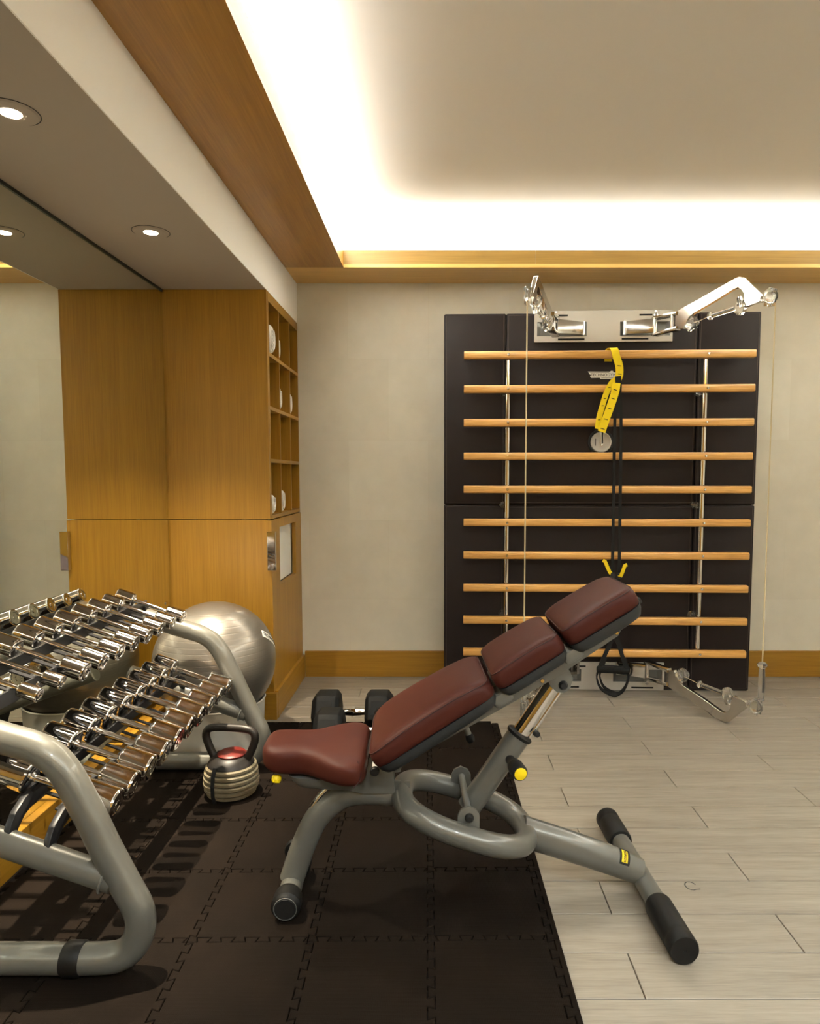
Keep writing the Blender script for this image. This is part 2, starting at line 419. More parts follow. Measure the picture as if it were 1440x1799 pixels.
r = 0
row_lo = Y0+2*ROW          # first full line seen is 3.563; two rows beyond it up to the wall
rows = []
y = Y0+3*ROW
while y > -0.4:
    rows.append((y-ROW, min(y, YB))); y -= ROW
for i, (ya, yb) in enumerate(rows):
    if yb-ya < 0.02: continue
    # joint phase: rows ending at 3.563 (i=2) have no seen joint; alternate 0.92 / 0.48
    ph = 0.915 if (i % 2 == 1) else 0.475
    x = ph-PL*3
    while x < XR:
        a, b = max(x, XM), min(x+PL, XR)
        if b-a > 0.01: plank(a, b, ya, yb)
        x += PL
sc = obj('scuff_mark', T([(0.735+0.016*math.cos(a), 1.885+0.020*math.sin(a), 0.0004) for a in [0.3+k*0.5 for k in range(11)]]+[(0.757, 1.870, 0.0004)], 0.0016, segs=6, ry=0.0004), 'black_plastic', fl)
struct(obj('wall_back', B(XM-0.05, XR+0.1, YB, YB+0.1, -0.06, 2.7), 'wallpaper'))
struct(obj('wall_left', B(XM-0.15, XM-0.012, YF, YB, -0.06, 2.7), 'plaster'))
struct(obj('wall_right', B(XR, XR+0.1, YF, YB, -0.06, 2.7), 'wallpaper'))
struct(obj('wall_rear', B(XM-0.05, XR+0.1, YF-0.1, YF, -0.06, 2.7), 'oak_vertical'))
ce = struct(obj('ceiling', B(XF-0.02, XR, YF, YB, ZC, ZC+0.05), 'ceiling_paint'))
# dropped soffit over the mirror bay: white face, underside with shade in its paint
obj('ceiling_panel', B(XI+0.19, XIR-0.19, YFI+0.19, YI-0.19, ZR, ZC-0.001), 'ceiling_paint', ce)
so = obj('soffit', B(XM-0.012, XF-0.004, YF, YB, ZS, ZC+0.05), 'shaded_soffit_paint', ce)
obj('soffit_face', B(XF-0.0039, XF, YF, YB, ZS-0.0005, ZC+0.05), 'plaster', ce)
# oak cove frame: underside boards, fascia, ledge
t1 = struct(obj('trim_1', B(XF, XR, YI, YB, ZW, ZW+0.018), 'back_frame_lit_oak'))
t2 = struct(obj('trim_2', B(XF, XI, YFI, YI, ZW, ZW+0.018), 'frame_oak_y'))
t3 = struct(obj('trim_3', B(XIR, XR, YFI, YI, ZW, ZW+0.018), 'frame_oak_y'))
t4 = struct(obj('trim_4', B(XF, XR, YF, YFI, ZW, ZW+0.018), 'frame_oak_x'))
obj('fascia', B(XI, 0.52, YI, YI+0.018, ZW+0.018, ZFT), 'fascia_oak', t1)
obj('fascia', B(0.521, XIR, YI, YI+0.018, ZW+0.018, ZFT), 'fascia_oak', t1)
obj('fascia', B(XI-0.018, XI, YFI-0.018, YI+0.018, ZW+0.018, ZFT), 'oak_along_y', t2)
obj('fascia', B(XIR, XIR+0.018, YFI-0.018, YI+0.018, ZW+0.018, ZFT), 'oak_along_y', t3)
obj('fascia', B(XI, XIR, YFI-0.018, YFI, ZW+0.018, ZFT), 'oak_along_x', t4)
# baseboards
struct(obj('baseboard_back', B(XF+0.02, XR, YB-0.016, YB, 0, 0.153, bev=0.002), 'oak_along_x'))
struct(obj('baseboard_left', B(XM-0.012, -1.238, YF, 3.235, 0, 0.12, bev=0.002), 'oak_along_y'))
struct(obj('baseboard_right', B(XR-0.016, XR, YF, YB-0.02, 0, 0.153), 'oak_along_y'))
# mirror
mr = thing('wall_mirror', 'tall wall mirror filling the bay behind the dumbbell rack', 'mirror', (XM, 0.5, 0.12))
obj('mirror_glass', B(-0.010, 0.0, YF-0.5, 3.236-0.5, 0.002, ZS-0.012-0.12), 'mirror', mr)
obj('top_gap_strip', B(-0.011, 0.004, YF-0.5, 3.236-0.5, ZS-0.012-0.12, ZS-0.12-0.001), 'mirror_gap_shade', mr)  # dark strip standing for the shaded gap above the mirror
clip = obj('mirror_clip', B(-0.001, 0.004, -0.012, 0.012, -0.006, 0.006, bev=0.001), 'chrome', mr, loc=(0, 2.68, 0.46))

# recessed downlights in the soffit
def downlight(x, y, z, label, on=True):
    t = thing('recessed_downlight', label, 'ceiling light', (x, y, z), 0, 'recessed downlights')
    obj('trim_ring', LT([(0.0236, -0.0012), (0.0250, -0.0036), (0.034, -0.0040), (0.058, -0.0045), (0.062, -0.001), (0.062, 0.0)], 40), 'shaded_soffit_paint', t, 40)
    obj('painted_shadow_gap', LT([(0.0625, -0.0002), (0.0625, -0.0012), (0.0645, -0.0012), (0.0645, -0.0002)], 40), 'black_plastic', t, 40)  # black ring drawn as the shadow line round the trim
    obj('lamp', LT([(0.0, -0.0030), (0.016, -0.0054), (0.0235, -0.0046), (0.0235, -0.001)], 32), 'lamp_glow', t, 40)
for (x, y, lb) in ((-1.008, 2.49, 'round recessed downlight in soffit nearest the wooden cabinet'),
                   (-1.008, 1.69, 'round recessed downlight in soffit at the upper left picture edge')):
    downlight(x, y, ZS, lb)
    spot('downlight_lamp', (x, y, ZS-0.012), SPOT_W, SPOTC, 88, 0.7, 0.012)
    spot('downlight_beam', (x, y, ZS-0.012), BEAM_W, SPOTC, 42, 1.0, 0.012)

for x_, lb in ((0.2, 'leftmost added round fill light, unseen behind the camera'), (1.3, 'middle added round fill light, unseen behind the camera'), (2.3, 'rightmost added round fill light, unseen behind the camera')):  # fixtures added to go with the fill lamps, out of view
    downlight(x_, -0.6, ZR, lb)

# ------------------------------------------------------------------ towel cabinet
cb = thing('towel_cabinet', 'tall oak towel cabinet with open cubbies above a lower door', 'cabinet', (XF, 3.24, 0))
YCF, YCB = 3.24, YB; D = YCB-YCF      # local y 0..D
XL = XM-XF-0.01                        # left end (local x)
obj('upper_side_panel', B(XL, -0.001, 0, 0.02, 0.972, ZS-0.001), 'oak_vertical', cb)
obj('lower_side_panel', B(XL, -0.018, 0.002, 0.022, 0.10, 0.969), 'oak_vertical', cb)
obj('back_panel', B(XL+0.14, XL+0.155, 0.02, D, 0.0, ZS-0.001), 'oak_vertical', cb)
# carcass frame round the cubbies
Z0c, Z1c = 0.972, ZS-0.001
obj('face_stile', B(-0.30, 0.0, 0.0205, 0.034, Z0c, Z1c), 'oak_vertical', cb)
obj('face_stile', B(-0.30, 0.0, D-0.012, D-0.001, Z0c, Z1c), 'oak_vertical', cb)
obj('top_rail', B(-0.30, 0.0, 0.034, D-0.012, 1.995, Z1c), 'oak_along_y', cb)
obj('bottom_rail', B(-0.30, 0.0, 0.034, D-0.012, Z0c, 0.990), 'oak_along_y', cb)
yd = [0.034, 0.243, 0.489, D-0.012]
zs = [0.990, 1.250, 1.500, 1.750, 1.995]
for z in zs[1:4]: obj('shelf', B(-0.33, 0.0, 0.034, D-0.012, z-0.0085, z+0.0085), 'oak_along_y', cb)
for yv in yd[1:3]:
    for a, b in zip(zs, zs[1:]):
        obj('divider', B(-0.33, -0.0005, yv-0.006, yv+0.006, a+(0.0085 if a > 1 else 0), b-(0.0085 if b < 1.9 else 0)), 'oak_vertical', cb)
# lower door with a rectangular opening, frame built of four pieces in one mesh
bm = bmesh.new(); x0, x1 = -0.018, 0.004; oy0, oy1, oz0, oz1 = 0.168, 0.562, 0.632, 0.922
for a in ((x0, x1, 0.002, oy0, 0.132, 0.966), (x0, x1, oy1, D-0.003, 0.132, 0.966), (x0, x1, oy0, oy1, 0.132, oz0), (x0, x1, oy0, oy1, oz1, 0.966)): box(bm, *a)
dr = obj('door', bm, 'oak_vertical', cb)
obj('opening_liner', B(-0.10, -0.019, oy0-0.01, oy1+0.01, oz0-0.012, oz0-0.001), 'black_plastic', dr)
obj('hopper_flap', B(-0.030, -0.022, oy0-0.004, oy1-0.01, oz0+0.004, oz1+0.004), 'white_plastic', dr)['label'] = 'white hopper flap behind the door opening'
obj('handle', B(-0.012, 0.026, -0.026, -0.002, 0.730, 0.915, bev=0.0015), 'chrome', dr)['label'] = 'chrome pull plate'
bm = bmesh.new(); box(bm, XL, 0.018, -0.016, 0.012, 0, 0.13, bev=0.0015); obj('plinth', bm, 'oak_along_x', cb)
obj('plinth', B(-0.006, 0.020, 0.0125, D-0.018, 0, 0.134, bev=0.0015), 'oak_along_y', cb)

# rolled towels, each in its own cubby, end of the roll towards the room
def towel(yc, zf, r, ln, x_off, sq, label, lean=0.0):
    t = thing('rolled_towel', label, 'towel', (XF-0.02+x_off, YCF+yc, zf+0.0006), 0, 'white rolled towels in the cubbies')
    bm = bmesh.new(); n = 30
    # outer body: slightly squashed roll along -X with soft rounded end
    prof = [(0.0, 0.0), (r*0.55, 0.002), (r*0.85, 0.004), (r*0.97, -0.006), (r, -0.02), (r*0.985, -0.1), (r, -ln+0.02), (r*0.9, -ln), (0, -ln)]
    lathe(bm, prof, n)
    for v in bm.verts:
        a = math.atan2(v.co.y, v.co.x); k = 1+0.035*math.sin(3*a+yc*9)+0.02*math.sin(5*a+zf*7)
        x_, y_, z_ = v.co.x*k, v.co.y*k, v.co.z
        v.co = Vector((z_+y_*lean, x_*sq, y_/sq+r/sq*1.04))
    zmin = min(v.co.z for v in bm.verts)
    for v in bm.verts: v.co.z -= zmin
    obj('roll', bm, 'towel', t, 60)
    sp = [Vector((0.006, (r*0.12+r*0.68*k/60)*math.cos(k*0.33)*sq, (r*0.12+r*0.68*k/60)*math.sin(k*0.33)/sq+r/sq*1.02)) for k in range(61)]
    obj('rolled_edge', T(sp, 0.0028, segs=6), 'towel', t, 60)
towel(0.034+0.062, zs[3]+0.0085, 0.063, 0.24, 0.018, 0.90, 'white rolled towel in top row cubby nearest the front edge, fully visible')
towel(0.249+0.022, zs[3]+0.0085, 0.036, 0.22, 0.008, 0.6, 'white rolled towel peeking from middle cubby of the top row')
towel(0.034+0.020, zs[2]+0.0085, 0.036, 0.22, -0.006, 0.55, 'sliver of white towel in second row, cubby nearest the front edge')
towel(0.249+0.030, zs[2]+0.0085, 0.042, 0.22, 0.010, 0.7, 'white rolled towel in middle cubby of the second row')
towel(0.495+0.032, zs[2]+0.0085, 0.042, 0.22, 0.010, 0.7, 'white rolled towel in second row cubby nearest the back wall')
towel(0.249+0.020, zs[1]+0.0085, 0.036, 0.22, 0.002, 0.55, 'sliver of white towel in middle cubby of the third row')
towel(0.034+0.052, 0.990, 0.046, 0.22, 0.012, 0.95, 'white rolled towel in bottom row cubby nearest the front edge')
towel(0.249+0.048, 0.990, 0.050, 0.22, 0.012, 0.85, 'white rolled towel in middle cubby of the bottom row')

# ------------------------------------------------------------------ foam puzzle mat
TT = 0.302; MZ = 0.012
mt = thing('puzzle_mat', 'dark brown interlocking foam puzzle mat covering the left floor', 'exercise mat', (-0.012, 1.646, 0), math.radians(0.7))
def edge_pts():
    """points (t along 0..TT, offset) of one interlocking edge"""
    h = 0.0085; p = TT/5; o = []
    for k in range(5):
        b = k*p; o += [(b+0.30*p, -h), (b+0.20*p, h), (b+0.80*p, h), (b+0.70*p, -h)]
    return [(0, -h)]+o
EP = edge_pts()
def inset_poly(P, d):
    """offset a counter-clockwise outline inwards with mitred corners"""
    n = len(P); out = []
    for i in range(n):
        p0, p1, p2 = Vector(P[i-1]), Vector(P[i]), Vector(P[(i+1) % n])
        e1 = (p1-p0).normalized(); e2 = (p2-p1).normalized()
        n1 = Vector((-e1.y, e1.x)); n2 = Vector((-e2.y, e2.x)); m_ = (n1+n2)
        m_ = m_/max(0.35, m_.dot(n1)); q = p1+m_*d; out.append((q.x, q.y))
    return out
def tile_bm(P, th):
    ar = sum(P[i-1][0]*P[i][1]-P[i][0]*P[i-1][1] for i in range(len(P)))
    if ar < 0: P = P[::-1]
    A = inset_poly(P, 0.0010); B_ = inset_poly(P, 0.0022); bm = bmesh.new(); n = len(P)
    r = [[bm.verts.new((x, y, z)) for x, y in Q] for Q, z in ((A, 0.0006), (A, th-0.0018), (B_, th))]
    for a_, b_ in zip(r, r[1:]):
        for i in range(n): bm.faces.new((a_[i], a_[(i+1) % n], b_[(i+1) % n], b_[i]))
    bm.faces.new(r[-1])
    return bm
poly = []
poly += [(t, 0+o) for t, o in EP]                 # bottom edge, left to right
poly += [(TT+o, t) for t, o in EP]                # right edge, up
poly += [(t, TT+o) for t, o in EP[::-1]]          # top edge (reversed)
poly += [(0+o, t) for t, o in EP[::-1]]
# fix corners: every corner is (k*TT-h, l*TT-h)
h_ = 0.0085
def fixed():
    P = []
    P += [(-h_, -h_)]+[(t, o) for t, o in EP[1:]]
    P += [(TT-h_, -h_)]+[(TT+o, t) for t, o in EP[1:]]
    P += [(TT-h_, TT-h_)]+[(t, TT+o) for t, o in EP[1:][::-1]]
    P += [(-h_, TT-h_)]+[(o, t) for t, o in EP[1:][::-1]]
    return P
P_tile = fixed()
tile0 = None; cols = range(-4, 1); rws = range(-3, 5)
for i in cols:
    for j in rws:
        if tile0 is None: tile0 = obj('mat_tile', tile_bm(P_tile, MZ), 'foam', mt); o = tile0
        else: o = clone_part(tile0)
        o.location = (i*TT, j*TT, random.uniform(0, 0.0004))
obj('gap_shade_sheet', B(-4*TT-0.012, TT+0.018, -3*TT, 5*TT+0.012, 0.0001, 0.0007), 'foam_edge', mt)  # dark sheet added so the gaps between tiles look shaded
# straight border strips: right side, far side, left side
def strip_right():
    P = [(-h_, -h_)]+[(o, t) for t, o in EP[1:]]+[(-h_, TT-h_), (0.024, TT-h_), (0.024, -h_)]
    return P
s0 = None
for j in rws:
    if s0 is None: s0 = obj('border_strip', tile_bm(strip_right()[::-1], MZ), 'foam', mt); o = s0
    else: o = clone_part(s0)
    o.location = (TT, j*TT, 0.0003)
s0 = None
for i in cols:
    P = [(-h_, -h_)]+[(t, o) for t, o in EP[1:]]+[(TT-h_, -h_), (TT-h_, 0.018), (-h_, 0.018)]
    if s0 is None: s0 = obj('border_strip', tile_bm(P, MZ), 'foam', mt); o = s0
    else: o = clone_part(s0)
    o.location = (i*TT, 5*TT, 0.0003)
obj('border_strip', B(-4*TT-0.016, -4*TT-h_, -3*TT, 5*TT, 0.0005, MZ-0.001), 'foam_edge', mt)

# ------------------------------------------------------------------ dumbbell rack
YN, YFR = 1.52, 2.632
rk = thing('dumbbell_rack', 'two tier dumbbell rack with bent grey tube end frames', 'dumbbell rack', (-0.95, (YN+YFR)/2, MZ+0.0006))
RX, RY, RZ = -0.95, (YN+YFR)/2, MZ
prof = [(-1.20, 0.650), (-1.0, 0.585), (-0.91, 0.556), (-0.855, 0.510), (-0.80, 0.405), (-0.765, 0.325), (-0.722, 0.235), (-0.693, 0.175), (-0.688, 0.130), (-0.703, 0.088), (-0.735, 0.060), (-0.79, 0.0512), (-0.95, 0.0508), (-1.20, 0.0508)]
TR = 0.0345
for yv, nm in ((YN, 'near'), (YFR, 'far')):
    pts = spline([(x-RX, yv-RY, z-RZ) for x, z in prof], 7)
    f = obj('end_frame', T(pts, TR, segs=24), 'grey_paint', rk, 50)
    obj('cross_tube', T([(-1.20-RX, yv-RY, 0.405-RZ), (-0.745-RX, yv-RY, 0.243-RZ)], 0.031, segs=24), 'grey_paint', f, 50)
    # weld bead where the cross tube meets the upright
    obj('weld_bead', T([Vector((-0.765-RX, yv-RY, 0.250-RZ))+Vector((0.012*math.sin(a), 0.0325*math.cos(a), 0.034*math.sin(a))) for a in [2*PI*k/24 for k in range(24)]], 0.003, segs=6, closed=True), 'weld_paint', f, 50)
    for xx in ((-0.845, -1.12) if True else ()):
        obj('rubber_collar', T([(xx-0.022-RX, yv-RY, 0.0508-RZ), (xx-0.018-RX, yv-RY, 0.0508-RZ), (xx+0.018-RX, yv-RY, 0.0508-RZ), (xx+0.022-RX, yv-RY, 0.0508-RZ)], [0.0360, 0.0386, 0.0386, 0.0360], segs=24), 'rubber', f, 50)
    obj('end_cap', T([(-1.205-RX, yv-RY, 0.0508-RZ), (-1.216-RX, yv-RY, 0.0508-RZ)], [0.0345, 0.028], segs=24), 'black_plastic', f, 50)
    obj('end_cap', T([(-1.200-RX, yv-RY, 0.650-RZ), (-1.212-RX, yv-RY, 0.654-RZ)], [0.0345, 0.028], segs=24), 'black_plastic', f, 50)
SL = math.radians(19.3)
def rail(x, zt, hgt, th, name='rail', ys=0.0):
    """black folded rail along Y; x,zt of the top edge; leaning with the tier"""
    M = Matrix.Translation(Vector((x-RX, 0, zt-RZ))) @ Matrix.Rotation(SL, 4, 'Y')
    bm = bmesh.new(); box(bm, -th/2, th/2, YN-RY+ys, YFR-RY-ys, -hgt, 0, bev=0.001, M=M)
    box(bm, -0.030, th/2, YN-RY+ys, YFR-RY-ys, -hgt, -hgt+0.004, M=M)
    return obj(name, bm, 'black_steel', rk)
topR = rail(-1.030, 0.6620, 0.044, 0.005); topL = rail(-1.125, 0.695, 0.040, 0.005)
lowR = rail(-0.885, 0.3955, 0.040, 0.005, ys=0.085); lowL = rail(-0.975, 0.4265, 0.040, 0.005, ys=0.085)
def on_rail(x, zt, dz, dx=0.0): return Matrix.Translation(Vector((x-RX, 0, zt-RZ))) @ Matrix.Rotation(SL, 4, 'Y')
# cross members between rails, half-way between dumbbells
PITCH = 0.1035; YD0 = 2.555
for k in range(9):
    yy = YD0-PITCH*(k+0.5)-RY
    Mx = Matrix.Translation(Vector((-1.0685-RX, 0, 0.668-RZ))) @ Matrix.Rotation(SL, 4, 'Y')
    obj('rung', B(-0.057, 0.057, yy-0.009, yy+0.009, -0.026, -0.022, M=Mx), 'black_steel', rk)
    Mx = Matrix.Translation(Vector((-0.930-RX, 0, 0.395-RZ))) @ Matrix.Rotation(SL, 4, 'Y')
    obj('rung', B(-0.045, 0.045, yy-0.006, yy+0.006, -0.036, -0.032, M=Mx), 'black_steel', rk)
for yy in (YN-RY+0.05, YN-RY+0.22, 0.0, YFR-RY-0.2):
    M = on_rail(-1.030, 0.662, 0)
    obj('bolt', LT([(0, 0), (0.007, 0), (0.0055, 0.003), (0, 0.0035)], 12, M @ axis_m((0.0025, yy, -0.024), (1, 0, 0))), 'chrome', rk, 40)
# black brackets from cross tubes up to the lower rails
for yv in (YN, YFR):
    s = 1 if yv == YN else -1
    for x, zt in ((-0.885, 0.3925), (-0.975, 0.4235)):
        pts_ = [(-0.012, -0.088), (0.016, -0.090), (0.026, -0.072), (0.052, -0.052), (0.090, -0.042), (0.150, -0.040), (0.150, -0.006), (0.100, -0.006), (0.060, -0.010), (0.020, -0.028), (0.000, -0.048), (-0.012, -0.070)]
        Mb = Matrix.Translation((x-RX-0.011, yv-RY, zt-RZ)) @ Matrix.Rotation(s*PI/2, 4, 'Z')
        obj('bracket', PR(pts_, 0.016, Mb, 0.003), 'black_steel', rk, 40)
    for x, zt in ((-1.030, 0.661), (-1.125, 0.692)):
        obj('bracket', B(x-RX-0.004, x-RX+0.004, yv-RY-0.02, yv-RY+0.02, zt-RZ-0.075, zt-RZ-0.02), 'black_steel', rk)

def dumbbell(xr, zr, xl, zl, yv, rh, hl, rb, label, group):
    """chrome dumbbell whose head centres are (xr,zr) and (xl,zl)"""
    c = Vector(((xr+xl)/2, yv, (zr+zl)/2)); d = (Vector((xr, 0, zr))-Vector((xl, 0, zl))); L_ = d.length; ang = math.atan2(d.z, d.x)
    t = thing('chrome_dumbbell', label, 'dumbbell', c, 0, group); t.rotation_euler = (0, -ang, 0)
    key = (round(L_, 3), rh, hl, rb)
    if key in dumbbell.cache:
        for o in dumbbell.cache[key].children: 
            n = o.copy(); C.objects.link(n); n.parent = t
        return t
    bev = rh*0.16
    for s in (1, -1):
        M = axis_m((s*L_/2, 0, 0), (s, 0, 0))
        obj('head', LT([(rb*1.15, -hl/2-0.005), (rb*1.35, -hl/2), (rh-bev*0.7, -hl/2), (rh-bev*0.2, -hl/2+bev*0.3), (rh, -hl/2+bev), (rh, -hl/2+bev+0.0015), (rh, hl/2-bev-0.0015), (rh, hl/2-bev), (rh-bev*0.3, hl/2-bev*0.3), (rh-bev, hl/2), (rh-bev-0.001, hl/2),
                        (rh*0.62, hl/2), (rh*0.58, hl/2-0.0015), (rh*0.30, hl/2-0.0015), (rh*0.27, hl/2), (0, hl/2)], 36, M), 'chrome', t, 35)
    obj('handle', T([(-L_/2+hl/2-0.002, 0, 0), (-L_/2+hl/2+0.012, 0, 0), (0, 0, 0), (L_/2-hl/2-0.012, 0, 0), (L_/2-hl/2+0.002, 0, 0)], [rb*0.95, rb*0.92, rb*1.06, rb*0.92, rb*0.95], segs=20), 'chrome', t, 40)
    dumbbell.cache[key] = t
    return t
dumbbell.cache = {}
ORD = ['farthest', 'second from the far end', 'third from the far end', 'fourth from the far end', 'fifth from the far end',
       'sixth from the far end', 'fourth from the near end', 'third from the near end', 'second from the near end', 'nearest the camera']
for k in range(10):
    yv = YD0-PITCH*k
    rh, hl = ((0.0275, 0.068) if k < 8 else (0.0185, 0.050)); rb = 0.0078
    if k in (0, 1): rh = 0.0255
    zoff = 0.0
    dumbbell(-0.985, 0.655+zoff, -1.170, 0.720+zoff, yv, rh, hl, rb, 'small chrome dumbbell on the upper tier of the rack, %s' % ORD[k], 'small chrome dumbbells on the upper tier')
for k in range(10):
    yv = YD0-PITCH*k
    rh, hl = (0.0355, 0.084) if k < 3 else ((0.0385, 0.088) if k < 9 else (0.0400, 0.092))
    dumbbell(-0.826, 0.386, -1.032, 0.457, yv, rh, hl, 0.0095, 'large chrome dumbbell on the lower tier of the rack, %s' % ORD[k], 'large chrome dumbbells on the lower tier')

# ------------------------------------------------------------------ exercise ball and its tub
BX, BY, BZ, BR = -0.962, 2.930, 0.373, 0.258
tb = thing('ball_tub', 'white round plastic tub holding the exercise ball', 'stand', (BX, BY, MZ+0.0006))
obj('tub_body', LT([(0.196, 0.0), (0.200, 0.004), (0.207, 0.182), (0.212, 0.192), (0.209, 0.197), (0.203, 0.193), (0.190, 0.010), (0, 0.010)], 56), 'tub_plastic', tb, 40)
bl = thing('exercise_ball', 'large pearl grey exercise ball resting on the white tub', 'exercise ball', (BX, BY, BZ-BR))
bm = bmesh.new(); bmesh.ops.create_uvsphere(bm, u_segments=72, v_segments=48, radius=BR)
for v in bm.verts:
    zz = v.co.z/BR
    if abs(zz) < 0.94: v.co *= 1+0.0007*math.cos(zz*46)
obj('ball_skin', bm, 'ball_vinyl', bl, 180, loc=(0, 0, BR))
# printed badge near the right edge
bm = bmesh.new(); tx = text_mesh('TECHNOGYM', 0.022, 0.0004)
xs = [v.co.x for v in tx.verts]; wd = max(xs)-min(xs)
def onball(x, y, lift):
    # rotated badge: centre direction, two tangents
    c = Vector((0.93, 0.06, 0.36)).normalized(); u = Vector((-0.1, 0.75, -0.66)); u = (u-c*u.dot(c)).normalized(); v = c.cross(u)
    p = (c*BR + u*x + v*y); return p.normalized()*(BR+lift)+Vector((0, 0, BR))
bmB = bmesh.new(); nx, ny = 16, 4; G = [[bmB.verts.new(onball(-wd/2-0.01+(wd+0.02)*i/nx, -0.016+0.032*j/ny, 0.0014)) for j in range(ny+1)] for i in range(nx+1)]
for i in range(nx):
    for j in range(ny): bmB.faces.new((G[i][j], G[i+1][j], G[i+1][j+1], G[i][j+1]))
bd = obj('badge', bmB, 'white_plastic', bl, 60); bd['label'] = 'white printed badge'
for v in tx.verts: v.co = onball(v.co.x, v.co.y, 0.0022 if v.co.z <= 0 else 0.0028)
obj('lettering', tx, 'black_ink', bd)

# ------------------------------------------------------------------ adjustable kettlebell
kb = thing('adjustable_kettlebell', 'adjustable kettlebell with stacked cream plates and black handle', 'kettlebell', (-0.752, 2.44, MZ+0.0005), math.radians(-8))
n = 6; zz = 0.004
for k in range(n):
    R = [0.088, 0.097, 0.100, 0.0985, 0.096, 0.091][k]; th = 0.0185
    tl = Matrix.Translation((0, 0, 0))
    obj('weight_plate', LT([(R-0.006, zz), (R, zz+0.004), (R, zz+th-0.006), (R-0.005, zz+th-0.0015), (0, zz+th-0.0015)], 48), 'old_cream_paint', kb, 40)
    zz += th
obj('cap_dome', LT([(0.084, zz), (0.080, zz+0.008), (0.070, zz+0.020), (0.056, zz+0.030), (0.046, zz+0.032), (0, zz+0.032)], 48), 'kettlebell_iron', kb, 50)
obj('lid', LT([(0.050, zz+0.030), (0.052, zz+0.036), (0.046, zz+0.041), (0.020, zz+0.043), (0, zz+0.043)], 40, Matrix.Translation((0.004, 0, 0))), 'red_plastic', kb, 50)['label'] = 'red screw lid'
hp = [(-0.058, 0, zz+0.008), (-0.078, 0, zz+0.045), (-0.094, 0, zz+0.090), (-0.088, 0, zz+0.118), (-0.060, 0, zz+0.129), (0, 0, zz+0.131), (0.060, 0, zz+0.129), (0.088, 0, zz+0.118), (0.094, 0, zz+0.090), (0.078, 0, zz+0.045), (0.058, 0, zz+0.008)]
obj('handle', T(spline(hp, 6), 0.0142, segs=18), 'kettlebell_iron', kb, 60)
obj('retaining_strap', ribbon([(-0.022, -0.083, zz+0.012), (-0.023, -0.099, zz-0.016), (-0.024, -0.1035, zz-0.05), (-0.024, -0.1015, 0.03), (-0.022, -0.092, 0.001)], 0.013, 0.003, (1, 0, 0)), 'black_web', kb)

# ------------------------------------------------------------------ hexagonal dumbbells
def hexdb(x, y, rz, R, hl, gap, label):
    t = thing('hex_dumbbell', label, 'dumbbell', (x, y, MZ+0.0008), rz)
    zc = R*math.cos(PI/6)
    for s in (1, -1):
        bm = bmesh.new(); rings = []
        for xx, rr in ((gap/2, R*0.80), (gap/2+0.018, R), (gap/2+hl-0.024, R), (gap/2+hl-0.003, R*0.74), (gap/2+hl, R*0.68)):
            rings.append([bm.verts.new((s*xx, rr*math.cos(PI/3*k), zc+rr*math.sin(PI/3*k))) for k in range(6)])
        for a, b in zip(rings, rings[1:]):
            for k in range(6): bm.faces.new((a[k], a[(k+1) % 6], b[(k+1) % 6], b[k]))
        bm.faces.new(rings[0]); bm.faces.new(rings[-1])
        bmesh.ops.bevel(bm, geom=list(bm.edges), offset=0.004, segments=2, affect='EDGES', profile=0.5)
        hd = obj('head', bm, 'hex_rubber', t, 30)
        # raised pad on the facet towards the room with the weight stamped in
        nrm = Vector((0, -math.cos(PI/6), math.sin(PI/6)))
        pc = Vector((s*(gap/2+hl*0.5), 0, zc))+nrm*(R*math.cos(PI/6)+0.0008)
        M = Matrix.Translation(pc) @ Matrix(((1, 0, 0), (0, math.sin(PI/6), -math.cos(PI/6)), (0, math.cos(PI/6), math.sin(PI/6)))).to_4x4()
        obj('raised_panel', B(-hl*0.26, hl*0.26, -R*0.30, R*0.30, -0.002, 0.0012, bev=0.0008, M=M), 'hex_rubber', hd)
    obj('handle', T([(-gap/2-0.01, 0, zc), (-gap/2+0.012, 0, zc), (-gap/4, 0, zc), (0, 0, zc), (gap/4, 0, zc), (gap/2-0.012, 0, zc), (gap/2+0.01, 0, zc)], [0.0145, 0.0135, 0.0155, 0.0175, 0.0155, 0.0135, 0.0145], segs=24), 'chrome', t, 60)
hexdb(-0.375, 3.046, 0.0, 0.104, 0.125, 0.115, 'black rubber hex dumbbell on the mat behind the bench, farther of the pair')
hexdb(-0.327, 2.836, 0.0, 0.098, 0.125, 0.125, 'black rubber hex dumbbell on the mat, nearer to the bench seat')

# ------------------------------------------------------------------ adjustable bench
BA = math.radians(2.5)
bn = thing('adjustable_bench', 'adjustable incline bench with dark red pads and grey tube frame', 'weight bench', (0.0, 1.838, 0.0), BA)
def pill(R_, n=24): return [(R_*math.cos(2*PI*k/n), R_*math.sin(2*PI*k/n)) for k in range(n)]
def rrect(s0, s1, w0, w1, rad, n=6):
    """rounded trapezoid outline: width w0 at s0, w1 at s1; rad list of 4 corner radii"""
    P = [Vector((s0, -w0/2, 0)), Vector((s1, -w1/2, 0)), Vector((s1, w1/2, 0)), Vector((s0, w0/2, 0))]; out = []
    for i in range(4):
        a, b, c = P[i-1], P[i], P[(i+1) % 4]; d1 = (a-b).normalized(); d2 = (c-b).normalized(); rr = rad[i]
        s = b+d1*rr; e = b+d2*rr
        for k in range(n+1):
            t = k/n; q = s*(1-t)**2+b*2*t*(1-t)+e*t*t; out.append((q.x, q.y))
        # straight run subdivision towards the next corner
        nb = P[(i+1) % 4]; nx_ = nb+(b-nb).normalized()*rad[(i+1) % 4]
        for k in range(1, 5):
            q = e.lerp(nx_, k/5); out.append((q.x, q.y))
    return out
